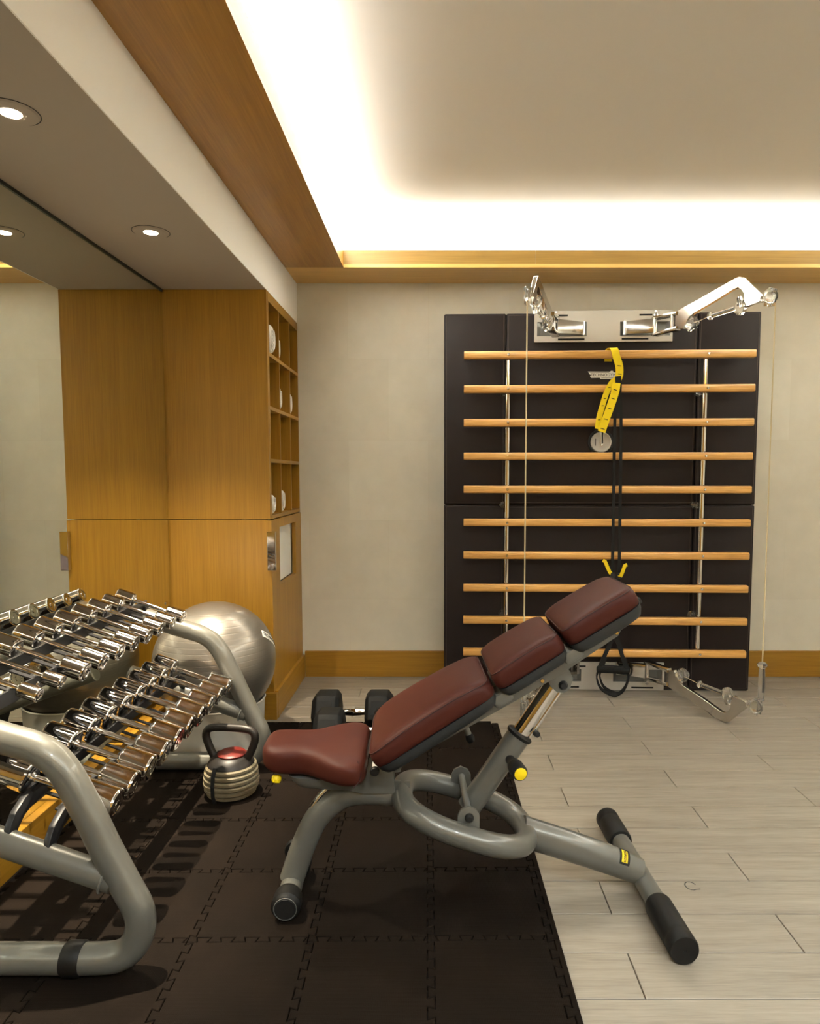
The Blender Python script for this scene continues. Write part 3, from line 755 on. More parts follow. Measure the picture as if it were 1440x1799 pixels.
def loft(outline, layers, M, flat_bottom=True):
    """stack of inset copies of the outline; layers [(inset, z)]"""
    bm = bmesh.new(); cx = sum(p[0] for p in outline)/len(outline); cy = sum(p[1] for p in outline)/len(outline)
    n = len(outline); norms = []
    for i in range(n):
        a = Vector(outline[i-1]); c = Vector(outline[(i+1) % n]); t = (c-a).normalized(); norms.append(Vector((t.y, -t.x)))
    rings = []
    x0 = min(p[0] for p in outline); x1 = max(p[0] for p in outline); y0 = min(p[1] for p in outline); y1 = max(p[1] for p in outline)
    for ins, z in layers:
        # scale-based inset keeps the mesh regular
        fx = 1-2*ins/(x1-x0); fy = 1-2*ins/(y1-y0)
        rings.append([bm.verts.new(M @ Vector((cx+(p[0]-cx)*fx, cy+(p[1]-cy)*fy, z))) for p in outline])
    for a, b in zip(rings, rings[1:]):
        for k in range(n): bm.faces.new((a[k], a[(k+1) % n], b[(k+1) % n], b[k]))
    bm.faces.new(rings[0][::-1])
    cv = bm.verts.new(M @ Vector((cx, cy, layers[-1][1]))); last = rings[-1]
    for k in range(n): bm.faces.new((last[k], last[(k+1) % n], cv))
    return bm
INC = math.radians(31.0)
MB = Matrix.Translation((-0.168, 0, 0.448)) @ Matrix.Rotation(-INC, 4, 'Y')
def back_pad(s0, s1, w0, w1, rad, shell_d, crown=0.007):
    ol = rrect(s0, s1, w0, w1, rad); mid = (s0+s1)/2; hf = (s1-s0)/2; k_ = 0.014 if hf > 0.15 else 0.006; cxm = sum(q_[0] for q_ in ol)/len(ol); cym = sum(q_[1] for q_ in ol)/len(ol); sx_ = 1-2*0.0035/(s1-s0); sy_ = 1-2*0.0035/max(w0, w1)
    zo = 0.034
    def bow(bm):
        Mi = MB.inverted()
        for v in bm.verts:
            q = Mi @ v.co; q.z -= k_*abs((q.x-mid)/hf)**3*max(0.0, min(1.0, (q.z+0.03)/0.05)); v.co = MB @ q
        return bm
    p = obj('back_pad', bow(loft(ol, [(0.010, -0.049+zo), (0.002, -0.044+zo), (0.0, -0.032+zo), (0.0, -0.014+zo), (0.002, -0.003+zo), (0.006, 0.003+zo), (0.014, 0.003+crown*0.5+zo), (0.030, 0.003+crown*0.8+zo), (0.055, 0.003+crown+zo), (0.085, 0.003+crown*1.05+zo)], MB)), 'red_vinyl', bn, 60)
    cx = (s0+s1)/2
    seam = [MB @ Vector((cxm+(x-cxm)*sx_, cym+(y-cym)*sy_, 0.0012+zo-k_*abs((cxm+(x-cxm)*sx_-mid)/hf)**3)) for x, y in ol]
    obj('seam', T(seam, 0.0017, segs=5, closed=True), 'vinyl_stitch', p, 60)
    obj('pad_shell', loft(ol, [(0.065, -0.018-shell_d), (0.040, -0.018-shell_d*0.96), (0.012, -0.018-shell_d*0.66), (0.004, -0.018-shell_d*0.25), (0.002, -0.0145)], MB), 'shell_plastic', bn, 50)
    return p
back_pad(0.0, 0.362, 0.345, 0.285, [0.06, 0.04, 0.04, 0.06], 0.036, 0.010)
back_pad(0.370, 0.578, 0.278, 0.265, [0.035, 0.035, 0.035, 0.035], 0.036)
back_pad(0.586, 0.808, 0.262, 0.250, [0.035, 0.045, 0.045, 0.035], 0.040)
# spine under the pads
bm = bmesh.new()
sp = [(0.02, -0.066), (0.10, -0.082), (0.40, -0.092), (0.52, -0.094), (0.72, -0.084), (0.79, -0.040), (0.79, -0.022), (0.02, -0.022)]
prism(bm, sp, 0.085, MB, 0.004); obj('spine', bm, 'grey_paint', bn, 40)
for sc_, wv in ((0.366, 0.275), (0.582, 0.262)):
    obj('cross_wing', B(sc_-0.026, sc_+0.030, -wv/2+0.022, wv/2-0.022, -0.060, -0.026, bev=0.010, M=MB), 'grey_paint', bn, 40)
obj('end_tab', B(0.795, 0.817, -0.07, 0.07, -0.030, -0.014, bev=0.003, M=MB), 'black_plastic', bn)

# seat: peanut plan, thick and soft
def seat_bm():
    bm = bmesh.new(); st = [(0.0, 0.030, 0.35), (0.02, 0.056, 0.62), (0.06, 0.076, 0.85), (0.13, 0.088, 0.97), (0.24, 0.090, 1.0), (0.36, 0.084, 1.0), (0.46, 0.092, 1.0), (0.56, 0.116, 1.0), (0.66, 0.143, 1.0),
                           (0.76, 0.160, 1.02), (0.86, 0.167, 1.0), (0.93, 0.162, 0.92), (0.975, 0.146, 0.75), (1.0, 0.120, 0.45)]
    x0, x1 = -0.468, -0.183; n = 36; rings = []
    for t, hw, hh in st:
        x = x0+(x1-x0)*t; th = 0.0400*hh; zc = 0.424+(0.006 if t < 0.1 else 0.0)+0.004*math.cos(t*PI)
        ring = []
        for k in range(n):
            a = 2*PI*k/n; ca, sa = math.cos(a), math.sin(a); e = 0.55
            yy = hw*math.copysign(abs(ca)**e, ca); zv = th*math.copysign(abs(sa)**e, sa)
            dip = -0.006*(1-(yy/hw)**2) if sa > 0 else 0
            ring.append(bm.verts.new((x, yy, zc+zv+dip*0)))
        rings.append(ring)
    for a, b in zip(rings, rings[1:]):
        for k in range(n): bm.faces.new((a[k], a[(k+1) % n], b[(k+1) % n], b[k]))
    bm.faces.new(rings[0][::-1]); bm.faces.new(rings[-1]); return bm
seat = obj('seat_pad', seat_bm(), 'red_vinyl', bn, 180)
md = seat.modifiers.new('soft', 'SUBSURF'); md.levels = 1; md.render_levels = 2
obj('seam', T(spline([(-0.205, -0.135, 0.452), (-0.196, -0.150, 0.43), (-0.200, -0.158, 0.41), (-0.215, -0.165, 0.395)], 5), 0.0012, segs=5), 'vinyl_stitch', seat)
obj('seat_shell', loft(rrect(-0.40, -0.20, 0.15, 0.22, [0.05, 0.03, 0.03, 0.05]), [(0.045, 0.345), (0.02, 0.352), (0.004, 0.372), (0.0, 0.384)], Matrix.Identity(4)), 'weld_paint', bn, 50)
obj('seat_knob', LT([(0, 0), (0.010, 0), (0.013, 0.004), (0.013, 0.014), (0.009, 0.02), (0, 0.021)], 20, axis_m((-0.426, -0.050, 0.382), (-0.1, -0.5, -1))), 'yellow_plastic', bn, 50)['label'] = 'yellow seat release knob'
obj('seat_strut', T([(-0.245, 0.0, 0.372), (-0.315, 0.0, 0.300), (-0.34, 0.0, 0.265)], 0.011, segs=14), 'chrome', bn, 50)
obj('seat_bolt', LT([(0, 0), (0.009, 0), (0.009, 0.008), (0, 0.009)], 14, axis_m((-0.262, -0.045, 0.372), (0, -1, 0))), 'black_plastic', bn, 40)
# hinge post with side plates
for s in (-1, 1):
    obj('hinge_plate', PR([(-0.262, 0.335), (-0.238, 0.350), (-0.178, 0.424), (-0.150, 0.424), (-0.118, 0.400), (-0.112, 0.318), (-0.20, 0.320)], 0.008, Matrix.Translation((0, s*0.036, 0)), 0.0015), 'grey_paint', bn, 40)
obj('hinge_shaft', T([(-0.163, -0.105, 0.412), (-0.163, 0.105, 0.412)], 0.0085, segs=16), 'white_plastic', bn, 50)
obj('hinge_cap', LT([(0, 0.012), (0.010, 0.011), (0.0125, 0.006), (0.0125, 0)], 18, axis_m((-0.163, -0.103, 0.412), (0, -1, 0))), 'black_plastic', bn, 50)
obj('hinge_lug', PR([(-0.150, 0.420), (-0.120, 0.432), (-0.090, 0.400), (-0.098, 0.372), (-0.126, 0.368), (-0.146, 0.385)], 0.05, None, 0.003), 'grey_paint', bn, 40)
# front leg (arched) and foot bar
leg = spline([(-0.075, 0, 0.298), (-0.13, 0, 0.303), (-0.20, 0, 0.306), (-0.265, 0, 0.292), (-0.325, 0, 0.240), (-0.362, 0, 0.168), (-0.385, 0, 0.105), (-0.400, 0, 0.060)], 6)
nL = len(leg)
obj('front_leg', T(leg, [0.030+0.012*max(0, 1-abs(i/nL-0.0)*3) for i in range(nL)], ry=[0.034]*nL, segs=24, side=(0, 1, 0)), 'grey_paint', bn, 50)
obj('foot_bar', T([(-0.398, -0.09, 0.0518), (-0.398, 0.09, 0.0518)], 0.030, segs=24), 'grey_paint', bn, 50)
for s in (-1, 1):
    ft = obj('rubber_foot', LT([(0.028, -0.028), (0.0365, -0.020), (0.0390, -0.004), (0.0390, 0.026), (0.0340, 0.031), (0.0325, 0.034), (0.030, 0.036), (0, 0.036)], 32, axis_m((-0.398, s*0.084, 0.0518), (0, s, 0))), 'rubber', bn, 40)
    obj('foot_disc', LT([(0.0275, 0.0), (0.0265, 0.0022), (0, 0.0026)], 32, axis_m((-0.398, s*0.1205, 0.0518), (0, s, 0))), 'black_plastic', ft, 40)
    obj('foot_ring', T([(-0.398+0.0295*math.cos(a), s*0.1205, 0.0518+0.0295*math.sin(a)) for a in [2*PI*k/32 for k in range(32)]], 0.0013, segs=6, closed=True), 'weld_paint', ft, 60)
for s in (1,):
    obj('transport_wheel', LT([(0.006, -0.008), (0.030, -0.008), (0.033, -0.004), (0.033, 0.004), (0.030, 0.008), (0.006, 0.008)], 28, axis_m((-0.394, s*0.046, 0.118), (0, s, 0))), 'rubber', bn, 40)
# loop: tilted oval ring
lc = Vector((0.078, 0, 0.244)); tlt = math.radians(-19)
lp = []
for k in range(56):
    a = 2*PI*k/56; ca, sa = math.cos(a), math.sin(a)
    lx = 0.182*math.copysign(abs(ca)**0.80, ca); ly = 0.140*math.copysign(abs(sa)**0.80, sa)
    lx += -0.0*sa
    lp.append(lc+Vector((lx*math.cos(tlt), ly, lx*math.sin(tlt))))
obj('frame_loop', T(lp, 0.0305, segs=24, closed=True), 'grey_paint', bn, 60)
# weld collars both ends
# rear beam and rear foot bar
obj('rear_beam', T([(0.240, 0, 0.186), (0.36, 0, 0.144), (0.48, 0, 0.100), (0.578, 0, 0.058)], [0.036, 0.036, 0.035, 0.033], ry=[0.043, 0.043, 0.041, 0.036], segs=28, side=(0, 1, 0)), 'grey_paint', bn, 50)
RBX = 0.588; RBZ = 0.037
obj('rear_foot_bar', T([(RBX, -0.285, RBZ), (RBX, 0.330, RBZ)], 0.0275, segs=24), 'grey_paint', bn, 50)
for ya, yb in ((-0.300, -0.120), (0.345, 0.190)):
    s = -1 if yb > ya else 1
    Ln = abs(yb-ya)
    gp = obj('rubber_grip', LT([(0.028, 0), (0.0345, 0.002), (0.0365, 0.010), (0.0365, Ln-0.045), (0.0355, Ln-0.040), (0.0368, Ln-0.035), (0.0368, Ln-0.006), (0.0345, Ln), (0.004, Ln), (0.003, Ln-0.002), (0, Ln-0.002)], 36, axis_m((RBX, yb, RBZ), (0, 1 if ya > yb else -1, 0))), 'rubber', bn, 40)
# pivot brackets on the loop, shaft and telescopic strut
for s, wz in ((-1, 0.0), (1, 0.0)):
    br = [(0.052, 0.250), (0.052, 0.296), (0.060, 0.313), (0.080, 0.322), (0.100, 0.313), (0.109, 0.296), (0.109, 0.236)]
    ea = obj('pivot_ear', PR(br, 0.008, Matrix.Translation((0.0, s*0.122, 0.0)), 0.0012), 'grey_paint', bn, 40)
    obj('pivot_bolt', LT([(0, 0.012), (0.007, 0.0115), (0.0115, 0.006), (0.012, 0)], 18, axis_m((0.082, s*0.1265, 0.292), (0, s, 0))), 'black_plastic', ea, 40)
obj('pivot_shaft', T([(0.082, -0.126, 0.292), (0.082, 0.126, 0.292)], 0.0095, segs=18), 'weld_paint', bn, 50)
ST0 = Vector((0.092, 0.010, 0.250)); ST1 = Vector((0.234, 0.010, 0.458)); STU = (ST1-ST0).normalized()
obj('strut_sleeve', T([ST0, ST1], 0.036, ry=0.033, segs=28, side=(0, 1, 0)), 'grey_paint', bn, 50)
obj('sleeve_collar', T([ST1-STU*0.004, ST1+STU*0.004, ST1+STU*0.008], [0.0375, 0.0385, 0.034], segs=28), 'rubber', bn, 50)
TOPP = Vector((0.338, 0.010, 0.616))
obj('strut_rod', T([ST1-STU*0.05, TOPP], 0.0235, segs=24), 'chrome', bn, 60)
PN = Vector((STU.z, 0, -STU.x))
obj('guide_rod', T([ST1+PN*0.027-STU*0.03, TOPP+PN*0.027], 0.007, segs=14), 'chrome', bn, 60)
obj('stop_bolt', LT([(0, 0.014), (0.008, 0.012), (0.009, 0)], 16, axis_m(ST1+PN*0.034+STU*0.03+Vector((0, -0.006, 0)), (0.3, -1, 0))), 'black_plastic', bn, 40)
obj('height_knob', LT([(0.013, 0), (0.013, 0.03), (0.0195, 0.040), (0.0215, 0.052), (0.0215, 0.086), (0.019, 0.092), (0.0, 0.092)], 28, axis_m((0.203, -0.022, 0.402), (0.16, -1, -0.02))), 'black_plastic', bn, 50)['label'] = 'black height adjustment knob'
obj('knob_cap', LT([(0.0165, 0), (0.0165, 0.0018), (0.014, 0.003), (0, 0.0034)], 28, axis_m(Vector((0.203, -0.022, 0.402))+Vector((0.16, -1, -0.02)).normalized()*0.0922, (0.16, -1, -0.02))), 'yellow_plastic', bn, 50)['label'] = 'yellow knob end cap'
for s in (-1, 1):
    ue = obj('upper_ear', PR([(0.296, 0.640), (0.352, 0.672), (0.374, 0.628), (0.366, 0.600), (0.350, 0.588), (0.330, 0.590), (0.312, 0.606)], 0.010, Matrix.Translation((0, 0.010+s*0.036, 0)), 0.002), 'grey_paint', bn, 40)
    obj('ear_bolt', LT([(0, 0.010), (0.008, 0.0095), (0.0125, 0.004), (0.013, 0)], 20, axis_m((0.346, 0.010+s*0.0412, 0.610), (0, s, 0))), 'black_plastic', ue, 40)
obj('spine_bolt', LT([(0, 0.008), (0.005, 0.0075), (0.007, 0)], 14, axis_m((0.286, -0.040, 0.626), (0, -1, 0.2))), 'chrome', bn, 40)
obj('spine_bolt', LT([(0, 0.008), (0.005, 0.0075), (0.007, 0)], 14, axis_m((0.486, -0.040, 0.756), (0, -1, 0.2))), 'chrome', bn, 40)
# small release lever on the far side under the lower pad
obj('release_lever', T([(0.088, 0.13, 0.455), (0.103, 0.13, 0.415)], 0.0095, segs=14), 'weld_paint', bn, 50)
obj('lever_tip', T([(0.103, 0.13, 0.415), (0.108, 0.13, 0.402), (0.112, 0.13, 0.392)], [0.0115, 0.014, 0.010], segs=14), 'rubber', bn, 50)
# badge plate on the rear beam
d0 = Vector((0.36, 0, 0.144)); d1 = Vector((0.48, 0, 0.100)); du = (d1-d0).normalized()
def on_beam(u, phi, lift):
    """u along the beam from d1, phi angle round it (0 = towards -Y, 90 = up)"""
    nz = Vector((-du.z, 0, du.x)) if du.x > 0 else Vector((0, 0, 1))
    c = d1+du*u; k = (u+0)/0.1; ra = 0.035-0.002*max(k, 0); rb_ = 0.041-0.005*max(k, 0)
    return c+Vector((0, -1, 0))*(ra+lift)*math.cos(phi)+nz*(rb_+lift)*math.sin(phi)
bmB = bmesh.new(); G = [[bmB.verts.new(on_beam(0.028+0.030*i/2, math.radians(18+74*j/10), 0.0010)) for j in range(11)] for i in range(3)]
for i in range(2):
    for j in range(10): bmB.faces.new((G[i][j], G[i+1][j], G[i+1][j+1], G[i][j+1]))
bd = obj('badge', bmB, 'black_ink', bn, 60); bd['label'] = 'black badge with yellow lettering'
bmB = bmesh.new(); G = [[bmB.verts.new(on_beam(0.033+0.018*i/2, math.radians(27+54*j/10), 0.0014)) for j in range(11)] for i in range(3)]
for i in range(2):
    for j in range(10): bmB.faces.new((G[i][j], G[i+1][j], G[i+1][j+1], G[i][j+1]))
obj('badge_field', bmB, 'yellow_plastic', bd, 60)
tx = text_mesh('TECHNOGYM', 0.0105, 0.0002, 0.0002); xs = [v.co.x for v in tx.verts]; hw = (max(xs)-min(xs))/2
for v in tx.verts: v.co = on_beam(0.042+v.co.y, math.radians(54-25*v.co.x/hw), 0.0017 if v.co.z <= 0 else 0.0021)
obj('lettering', tx, 'black_ink', bd)

# ------------------------------------------------------------------ wall training station
KA = math.radians(2.0); KO = Vector((0.045, 3.725, 0.0))
ks = thing('wall_training_station', 'wall training station with dark leather panels and ten oak bars', 'exercise machine', KO, -KA)
W, HT, DP = 1.672, 2.042, 0.175
us = [0.0, 0.332, 1.345, W]; zsK = [0.002, 1.020, HT]
obj('core', B(0.012, W-0.012, 0.02, DP, 0.002, HT-0.004), 'black_plastic', ks)
for i in range(3):
    for j in range(2):
        a, b, c, d = us[i]+0.0025, us[i+1]-0.0025, zsK[j]+0.0025, zsK[j+1]-0.0025
        p = obj('leather_panel', B(a, b, 0.0, 0.021, c, d, bev=0.006, seg=3), 'dark_leather', ks, 40)
        e = 0.011; zz_ = -0.0004
        obj('stitch', T([(a+e, zz_, c+e), (b-e, zz_, c+e), (b-e, zz_, d-e), (a+e, zz_, d-e)], 0.0007, segs=4, closed=True), 'leather_stitch', p)
for s in (0, 1):
    x0 = 0.0 if s == 0 else W-0.012
    for j in range(2):
        obj('side_panel', B(x0, x0+0.012, 0.022, DP, zsK[j]+0.0025, zsK[j+1]-0.0025, bev=0.003), 'dark_leather', ks)
obj('base_plate', B(0.01, W-0.01, 0.004, DP, 0.0, 0.006), 'black_plastic', ks)
# bars
ZB = [1.806-0.1752*k for k in range(10)]
YBAR = -0.085
for k, z in enumerate(ZB):
    bm = bmesh.new()
    prof2 = [(-0.017, -0.019), (0.010, -0.0205), (0.017, -0.012), (0.017, 0.012), (0.010, 0.0205), (-0.017, 0.019), (-0.0205, 0.012), (-0.0205, -0.012)]
    for xx, sc_ in ((0.107, 0.90), (0.109, 1.0), (1.606, 1.0), (1.608, 0.90)):
        [bm.verts.new((xx, YBAR+p_[0]*sc_, z+p_[1]*sc_)) for p_ in prof2]
    bm.verts.ensure_lookup_table(); V = bm.verts
    for l in range(3):
        for q in range(8): bm.faces.new((V[l*8+q], V[l*8+(q+1) % 8], V[l*8+8+(q+1) % 8], V[l*8+8+q]))
    bm.faces.new(V[0:8]); bm.faces.new(V[24:32])
    bar = obj('wooden_bar', bm, 'rung_oak', ks, 50)
    for u in (0.338, 1.366):
        obj('screw', LT([(0.0075, 0), (0.0065, 0.0016), (0.003, 0.002), (0.0028, 0.0008), (0, 0.0008)], 14, axis_m((u, YBAR-0.0203, z), (0, -1, 0))), 'chrome', bar, 40)
for u in (0.338, 1.366):
    for k in range(9):
        obj('chrome_upright', T([(u, -0.058, ZB[k]-0.023), (u, -0.058, ZB[k+1]+0.023)], 0.0145, segs=20), 'chrome', ks, 60)
    obj('rear_upright', T([(u, -0.050, ZB[0]), (u, -0.050, ZB[9])], 0.009, segs=12), 'chrome', ks, 60)
    for z in (1.617, 1.021, 0.424):
        obj('standoff', LT([(0.020, 0), (0.020, 0.006), (0.010, 0.009), (0.010, 0.030), (0.017, 0.034), (0.017, 0.044), (0.008, 0.048), (0.008, 0.056)], 20, axis_m((u-0.018, 0.0, z), (0, -1, 0))), 'clear_plastic', ks, 40)
# aluminium head and foot plates with recesses
def alu_plate(z0, z1, flip):
    x0, x1 = 0.480, 1.206; bm = bmesh.new(); th = 0.014; yo = -th
    zr0, zr1 = ((1.916, 1.990) if not flip else (0.050, 0.118)); 
    # plate with two recess openings, as a grid
    xs_ = [x0, 0.494, 0.756, 0.930, 1.192, x1]; zv = [z0, zr0, zr1, z1]
    for i in range(5):
        for j in range(3):
            if j == 1 and i in (1, 3): continue
            box(bm, xs_[i], xs_[i+1], yo, 0.002, zv[j], zv[j+1])
    pl = obj('head_plate' if not flip else 'foot_plate', bm, 'brushed_aluminium', ks)
    for a, b in ((0.494, 0.756), (0.930, 1.192)):
        bm = bmesh.new()
        # recess tray: sloped ends
        v = [bm.verts.new(p_) for p_ in ((a, -0.0135, zr0), (b, -0.0135, zr0), (b, -0.0135, zr1), (a, -0.0135, zr1), (a+0.02, -0.001, zr0+0.004), (b-0.02, -0.001, zr0+0.004), (b-0.02, -0.001, zr1-0.004), (a+0.02, -0.001, zr1-0.004))]
        for q in ((0, 1, 5, 4), (1, 2, 6, 5), (2, 3, 7, 6), (3, 0, 4, 7), (4, 5, 6, 7)): bm.faces.new([v[i] for i in q])
        obj('recess', bm, 'weld_paint', pl)
    sl = [(0.605, 0.745, 1.900), (0.94, 1.08, 1.900), (0.588, 0.655, 2.024), (1.030, 1.098, 2.024)] if not flip else [(0.62, 0.745, 0.018), (1.030, 1.150, 0.018), (0.66, 0.78, 0.134), (0.93, 1.06, 0.134)]
    for a, b, z in sl: obj('slot', B(a, b, yo-0.0012, yo+0.001, z-0.0045, z+0.0045, bev=0.0006), 'slot_black', pl)
    return pl
alu_plate(1.886, 2.048, False)
alu_plate(0.003, 0.156, True)
# swing arms. local frame: s along the arm, z up; sgn=-1 mirrors in z
def swing_arm(hub, root, tip, zc, sgn, name_lbl):
    """hub (u,d) swivel at recess, root (u,d) fork joint, tip (u,d)"""
    U = lambda u, d, z: Vector((u, -d, z))
    hb = Vector((hub[0], -hub[1], 0)); rt = Vector((root[0], -root[1], 0)); tp = Vector((tip[0], -tip[1], 0))
    e = (tp-rt).normalized(); nrm = Vector((-e.y, e.x, 0))
    M = Matrix(((e.x, nrm.x, 0, rt.x), (e.y, nrm.y, 0, rt.y), (0, 0, 1, zc), (0, 0, 0, 1)))
    Q = lambda pts: [(x, z*sgn) for x, z in pts]
    blade = [(0.135, 0.020), (0.148, 0.044), (0.19, 0.056), (0.27, 0.072), (0.38, 0.100), (0.475, 0.124), (0.495, 0.126), (0.512, 0.118), (0.56, 0.066), (0.607, 0.018), (0.607, -0.004), (0.590, -0.010),
             (0.535, -0.016), (0.522, -0.010), (0.524, 0.012), (0.522, 0.045), (0.508, 0.066), (0.490, 0.080), (0.468, 0.078), (0.36, 0.044), (0.25, 0.014), (0.222, 0.000), (0.205, -0.022), (0.185, -0.050), (0.148, -0.044), (0.135, -0.020)]
    arm_o = obj('swing_arm', PR(Q(blade), 0.020, M, 0.0015), 'polished_aluminium', ks, 22)
    arm_o['label'] = name_lbl
    for a in (0.040, -0.046):
        fk = [(-0.012, a-0.006), (0.0, a-0.010), (0.145, a*0.85-0.010), (0.150, a*0.85+0.008), (0.0, a+0.006), (-0.012, a+0.002)]
        obj('fork_plate', PR(Q(fk), 0.040, M, 0.003), 'polished_aluminium', arm_o, 40)
    for sx_ in (0.006, 0.118):
        obj('fork_pin', T([M @ Vector((sx_, -0.010, -0.042)), M @ Vector((sx_, -0.010, 0.040))], 0.0105, segs=18), 'chrome', arm_o, 60)
    # hub link block between the recess pivot and the fork
    e2 = (rt-hb).normalized(); n2 = Vector((-e2.y, e2.x, 0)); Lh = (rt-hb).length
    M2 = Matrix(((e2.x, n2.x, 0, hb.x), (e2.y, n2.y, 0, hb.y), (0, 0, 1, zc), (0, 0, 0, 1)))
    obj('hub_link', PR([(0.008, -0.033), (Lh-0.004, -0.038), (Lh-0.004, 0.036), (0.008, 0.033)], 0.032, M2, 0.003), 'polished_aluminium', arm_o, 40)
    obj('hub_pin', T([Vector((hb.x, hb.y, zc-0.035)), Vector((hb.x, hb.y, zc+0.035))], 0.012, segs=18), 'chrome', arm_o, 60)
    obj('pin_head', LT([(0.014, 0), (0.014, 0.006), (0.007, 0.008), (0.006, 0.018), (0.009, 0.020), (0.006, 0.026), (0, 0.027)], 18, axis_m(M @ Vector((0.0, 0, 0.050*sgn)), (0, 0, sgn))), 'chrome', arm_o, 40)
    # clear guide wheels: pair of discs by the root, by the elbow, and at the tip
    def wheel(s_, z_, ax, r_, w_):
        obj('guide_wheel', LT([(0.005, -w_/2), (r_*0.8, -w_/2), (r_, -w_*0.38), (r_*0.78, 0), (r_, w_*0.38), (r_*0.8, w_/2), (0.005, w_/2)], 24, axis_m(M @ Vector((s_, 0, z_*sgn)), M.to_3x3() @ Vector(ax))), 'clear_plastic', arm_o, 40)
    wheel(0.232, -0.035, (0.3, 1, 0), 0.037, 0.020); wheel(0.232, -0.035, (0.3, -1, 0.9), 0.034, 0.016)
    wheel(0.500, -0.012, (0.2, 1, 0), 0.034, 0.018); wheel(0.500, 0.012, (1, 0.2, 0.2), 0.028, 0.014)
    # clear hand grip lying between the wheels
    gA = M @ Vector((0.330, 0, -0.018*sgn)); gB = M @ Vector((0.478, 0, -0.010*sgn)); gd = (gB-gA).normalized()
    obj('clear_grip', LT([(0.005, 0), (0.017, 0.002), (0.018, 0.010), (0.011, 0.018), (0.0105, 0.14)], 20, axis_m(gA, gd)), 'clear_plastic', arm_o, 40)
    obj('grip_cord', T([M @ Vector((0.250, 0, -0.032*sgn)), gA], 0.0014, segs=6), 'cable', arm_o)
    # tip: swivel block with a pair of clear cheeks
    tq = M @ Vector((0.622, 0, 0.004*sgn))
    obj('tip_swivel', LT([(0.010, 0), (0.016, 0.003), (0.016, 0.010), (0.010, 0.014), (0.010, 0.024)], 18, axis_m(M @ Vector((0.604, 0, 0.003*sgn)), M.to_3x3() @ Vector((1, 0, 0)))), 'clear_plastic', arm_o, 40)
    for q_ in (-0.013, 0.013):
        obj('pulley_cheek', PR([(0.626, -0.034), (0.664, -0.038), (0.668, 0.034), (0.650, 0.042), (0.626, 0.026)], 0.006, M @ Matrix.Translation((0, q_, 0)), 0.0015), 'clear_plastic', arm_o, 40)
    wheel(0.650, 0.002, (0, 1, 0), 0.030, 0.014)
    return M @ Vector((0.672, 0, 0)), M
eR, MR = swing_arm((0.955, 0.014), (1.10, 0.07), (1.43, 0.60), 1.955, 1, 'polished metal arm at upper right with clear pulleys')
eL, ML = swing_arm((0.735, 0.014), (0.585, 0.07), (0.41, 0.60), 1.955, 1, 'polished metal arm at upper left with clear pulleys')
eRb, MRb = swing_arm((0.955, 0.014), (1.10, 0.07), (1.43, 0.60), 0.128, -1, 'polished metal arm at lower right just above the floor')
eLb, MLb = swing_arm((0.735, 0.014), (0.585, 0.07), (0.41, 0.60), 0.128, -1, 'polished metal arm at lower left, mostly behind the bench')
for e_, name in ((eR, 'r'), (eL, 'l')):
    obj('cable', T([Vector((e_.x, e_.y, 1.925)), Vector((e_.x, e_.y, 0.34))], 0.0030, segs=8), 'cable', ks, 60)
    obj('clear_handle', LT([(0.012, 0.0), (0.015, 0.004), (0.012, 0.014), (0.0145, 0.05), (0.0155, 0.09), (0.0125, 0.150), (0.020, 0.158), (0.022, 0.168), (0.014, 0.176), (0.004, 0.178)], 24, axis_m((e_.x, e_.y, 0.160), (0, 0, 1))), 'clear_plastic', ks, 40)
# white maker's plate with lettering, left partly under the strap
LM = Matrix.Translation((0.850, -0.0016, 1.712)) @ Matrix.Rotation(math.radians(0.5), 4, 'Y')
lg = [(-0.082, 0.0195), (0.034, 0.0195), (0.040, 0.0235), (0.050, 0.0235), (0.054, 0.015), (0.080, 0.015), (0.078, 0.006), (0.066, 0.004), (0.062, -0.019), (-0.016, -0.019), (-0.018, -0.013), (-0.064, -0.014), (-0.070, -0.008), (-0.066, 0.002), (-0.074, 0.006), (-0.078, 0.014)]
lb = obj('maker_plate', PR(lg, 0.0022, LM), 'white_plastic', ks); lb['label'] = 'white maker plate with dark lettering'
tx = text_mesh('TECHNOGYM', 0.0215, 0.0002); xf(tx, LM @ Matrix.Translation((-0.001, -0.0014, 0.0015)) @ Matrix.Rotation(PI/2, 4, 'X'))
obj('lettering', tx, 'black_ink', lb)
for a, b, z in ((-0.074, 0.030, 0.0150), (-0.010, 0.058, -0.0135)):
    obj('lettering', xf(B(a, b, -0.0017, -0.0010, z-0.0008, z+0.0008), LM), 'black_ink', lb)
# round lock on the panel
lk = obj('round_lock', LT([(0.069, 0), (0.067, 0.008), (0.060, 0.011), (0.056, 0.009), (0.055, 0.004), (0.047, 0.004), (0.047, 0.0)], 44, axis_m((0.842, -0.0005, 1.357), (0, -1, 0))), 'black_plastic', ks, 40)
obj('lock_face', LT([(0.055, 0.004), (0.055, 0.0125), (0.050, 0.014), (0.047, 0.0125), (0, 0.0125)], 44, axis_m((0.842, -0.0008, 1.357), (0, -1, 0))), 'brushed_aluminium', lk, 40)
obj('lock_slot', B(0.810, 0.814, -0.0140, -0.0110, 1.338, 1.376), 'slot_black', lk)

# ------------------------------------------------------------------ suspension trainer hanging from the top bar
su = thing('suspension_trainer', 'black suspension trainer with yellow loop hanging from the top bar', 'suspension strap', KO, -KA)
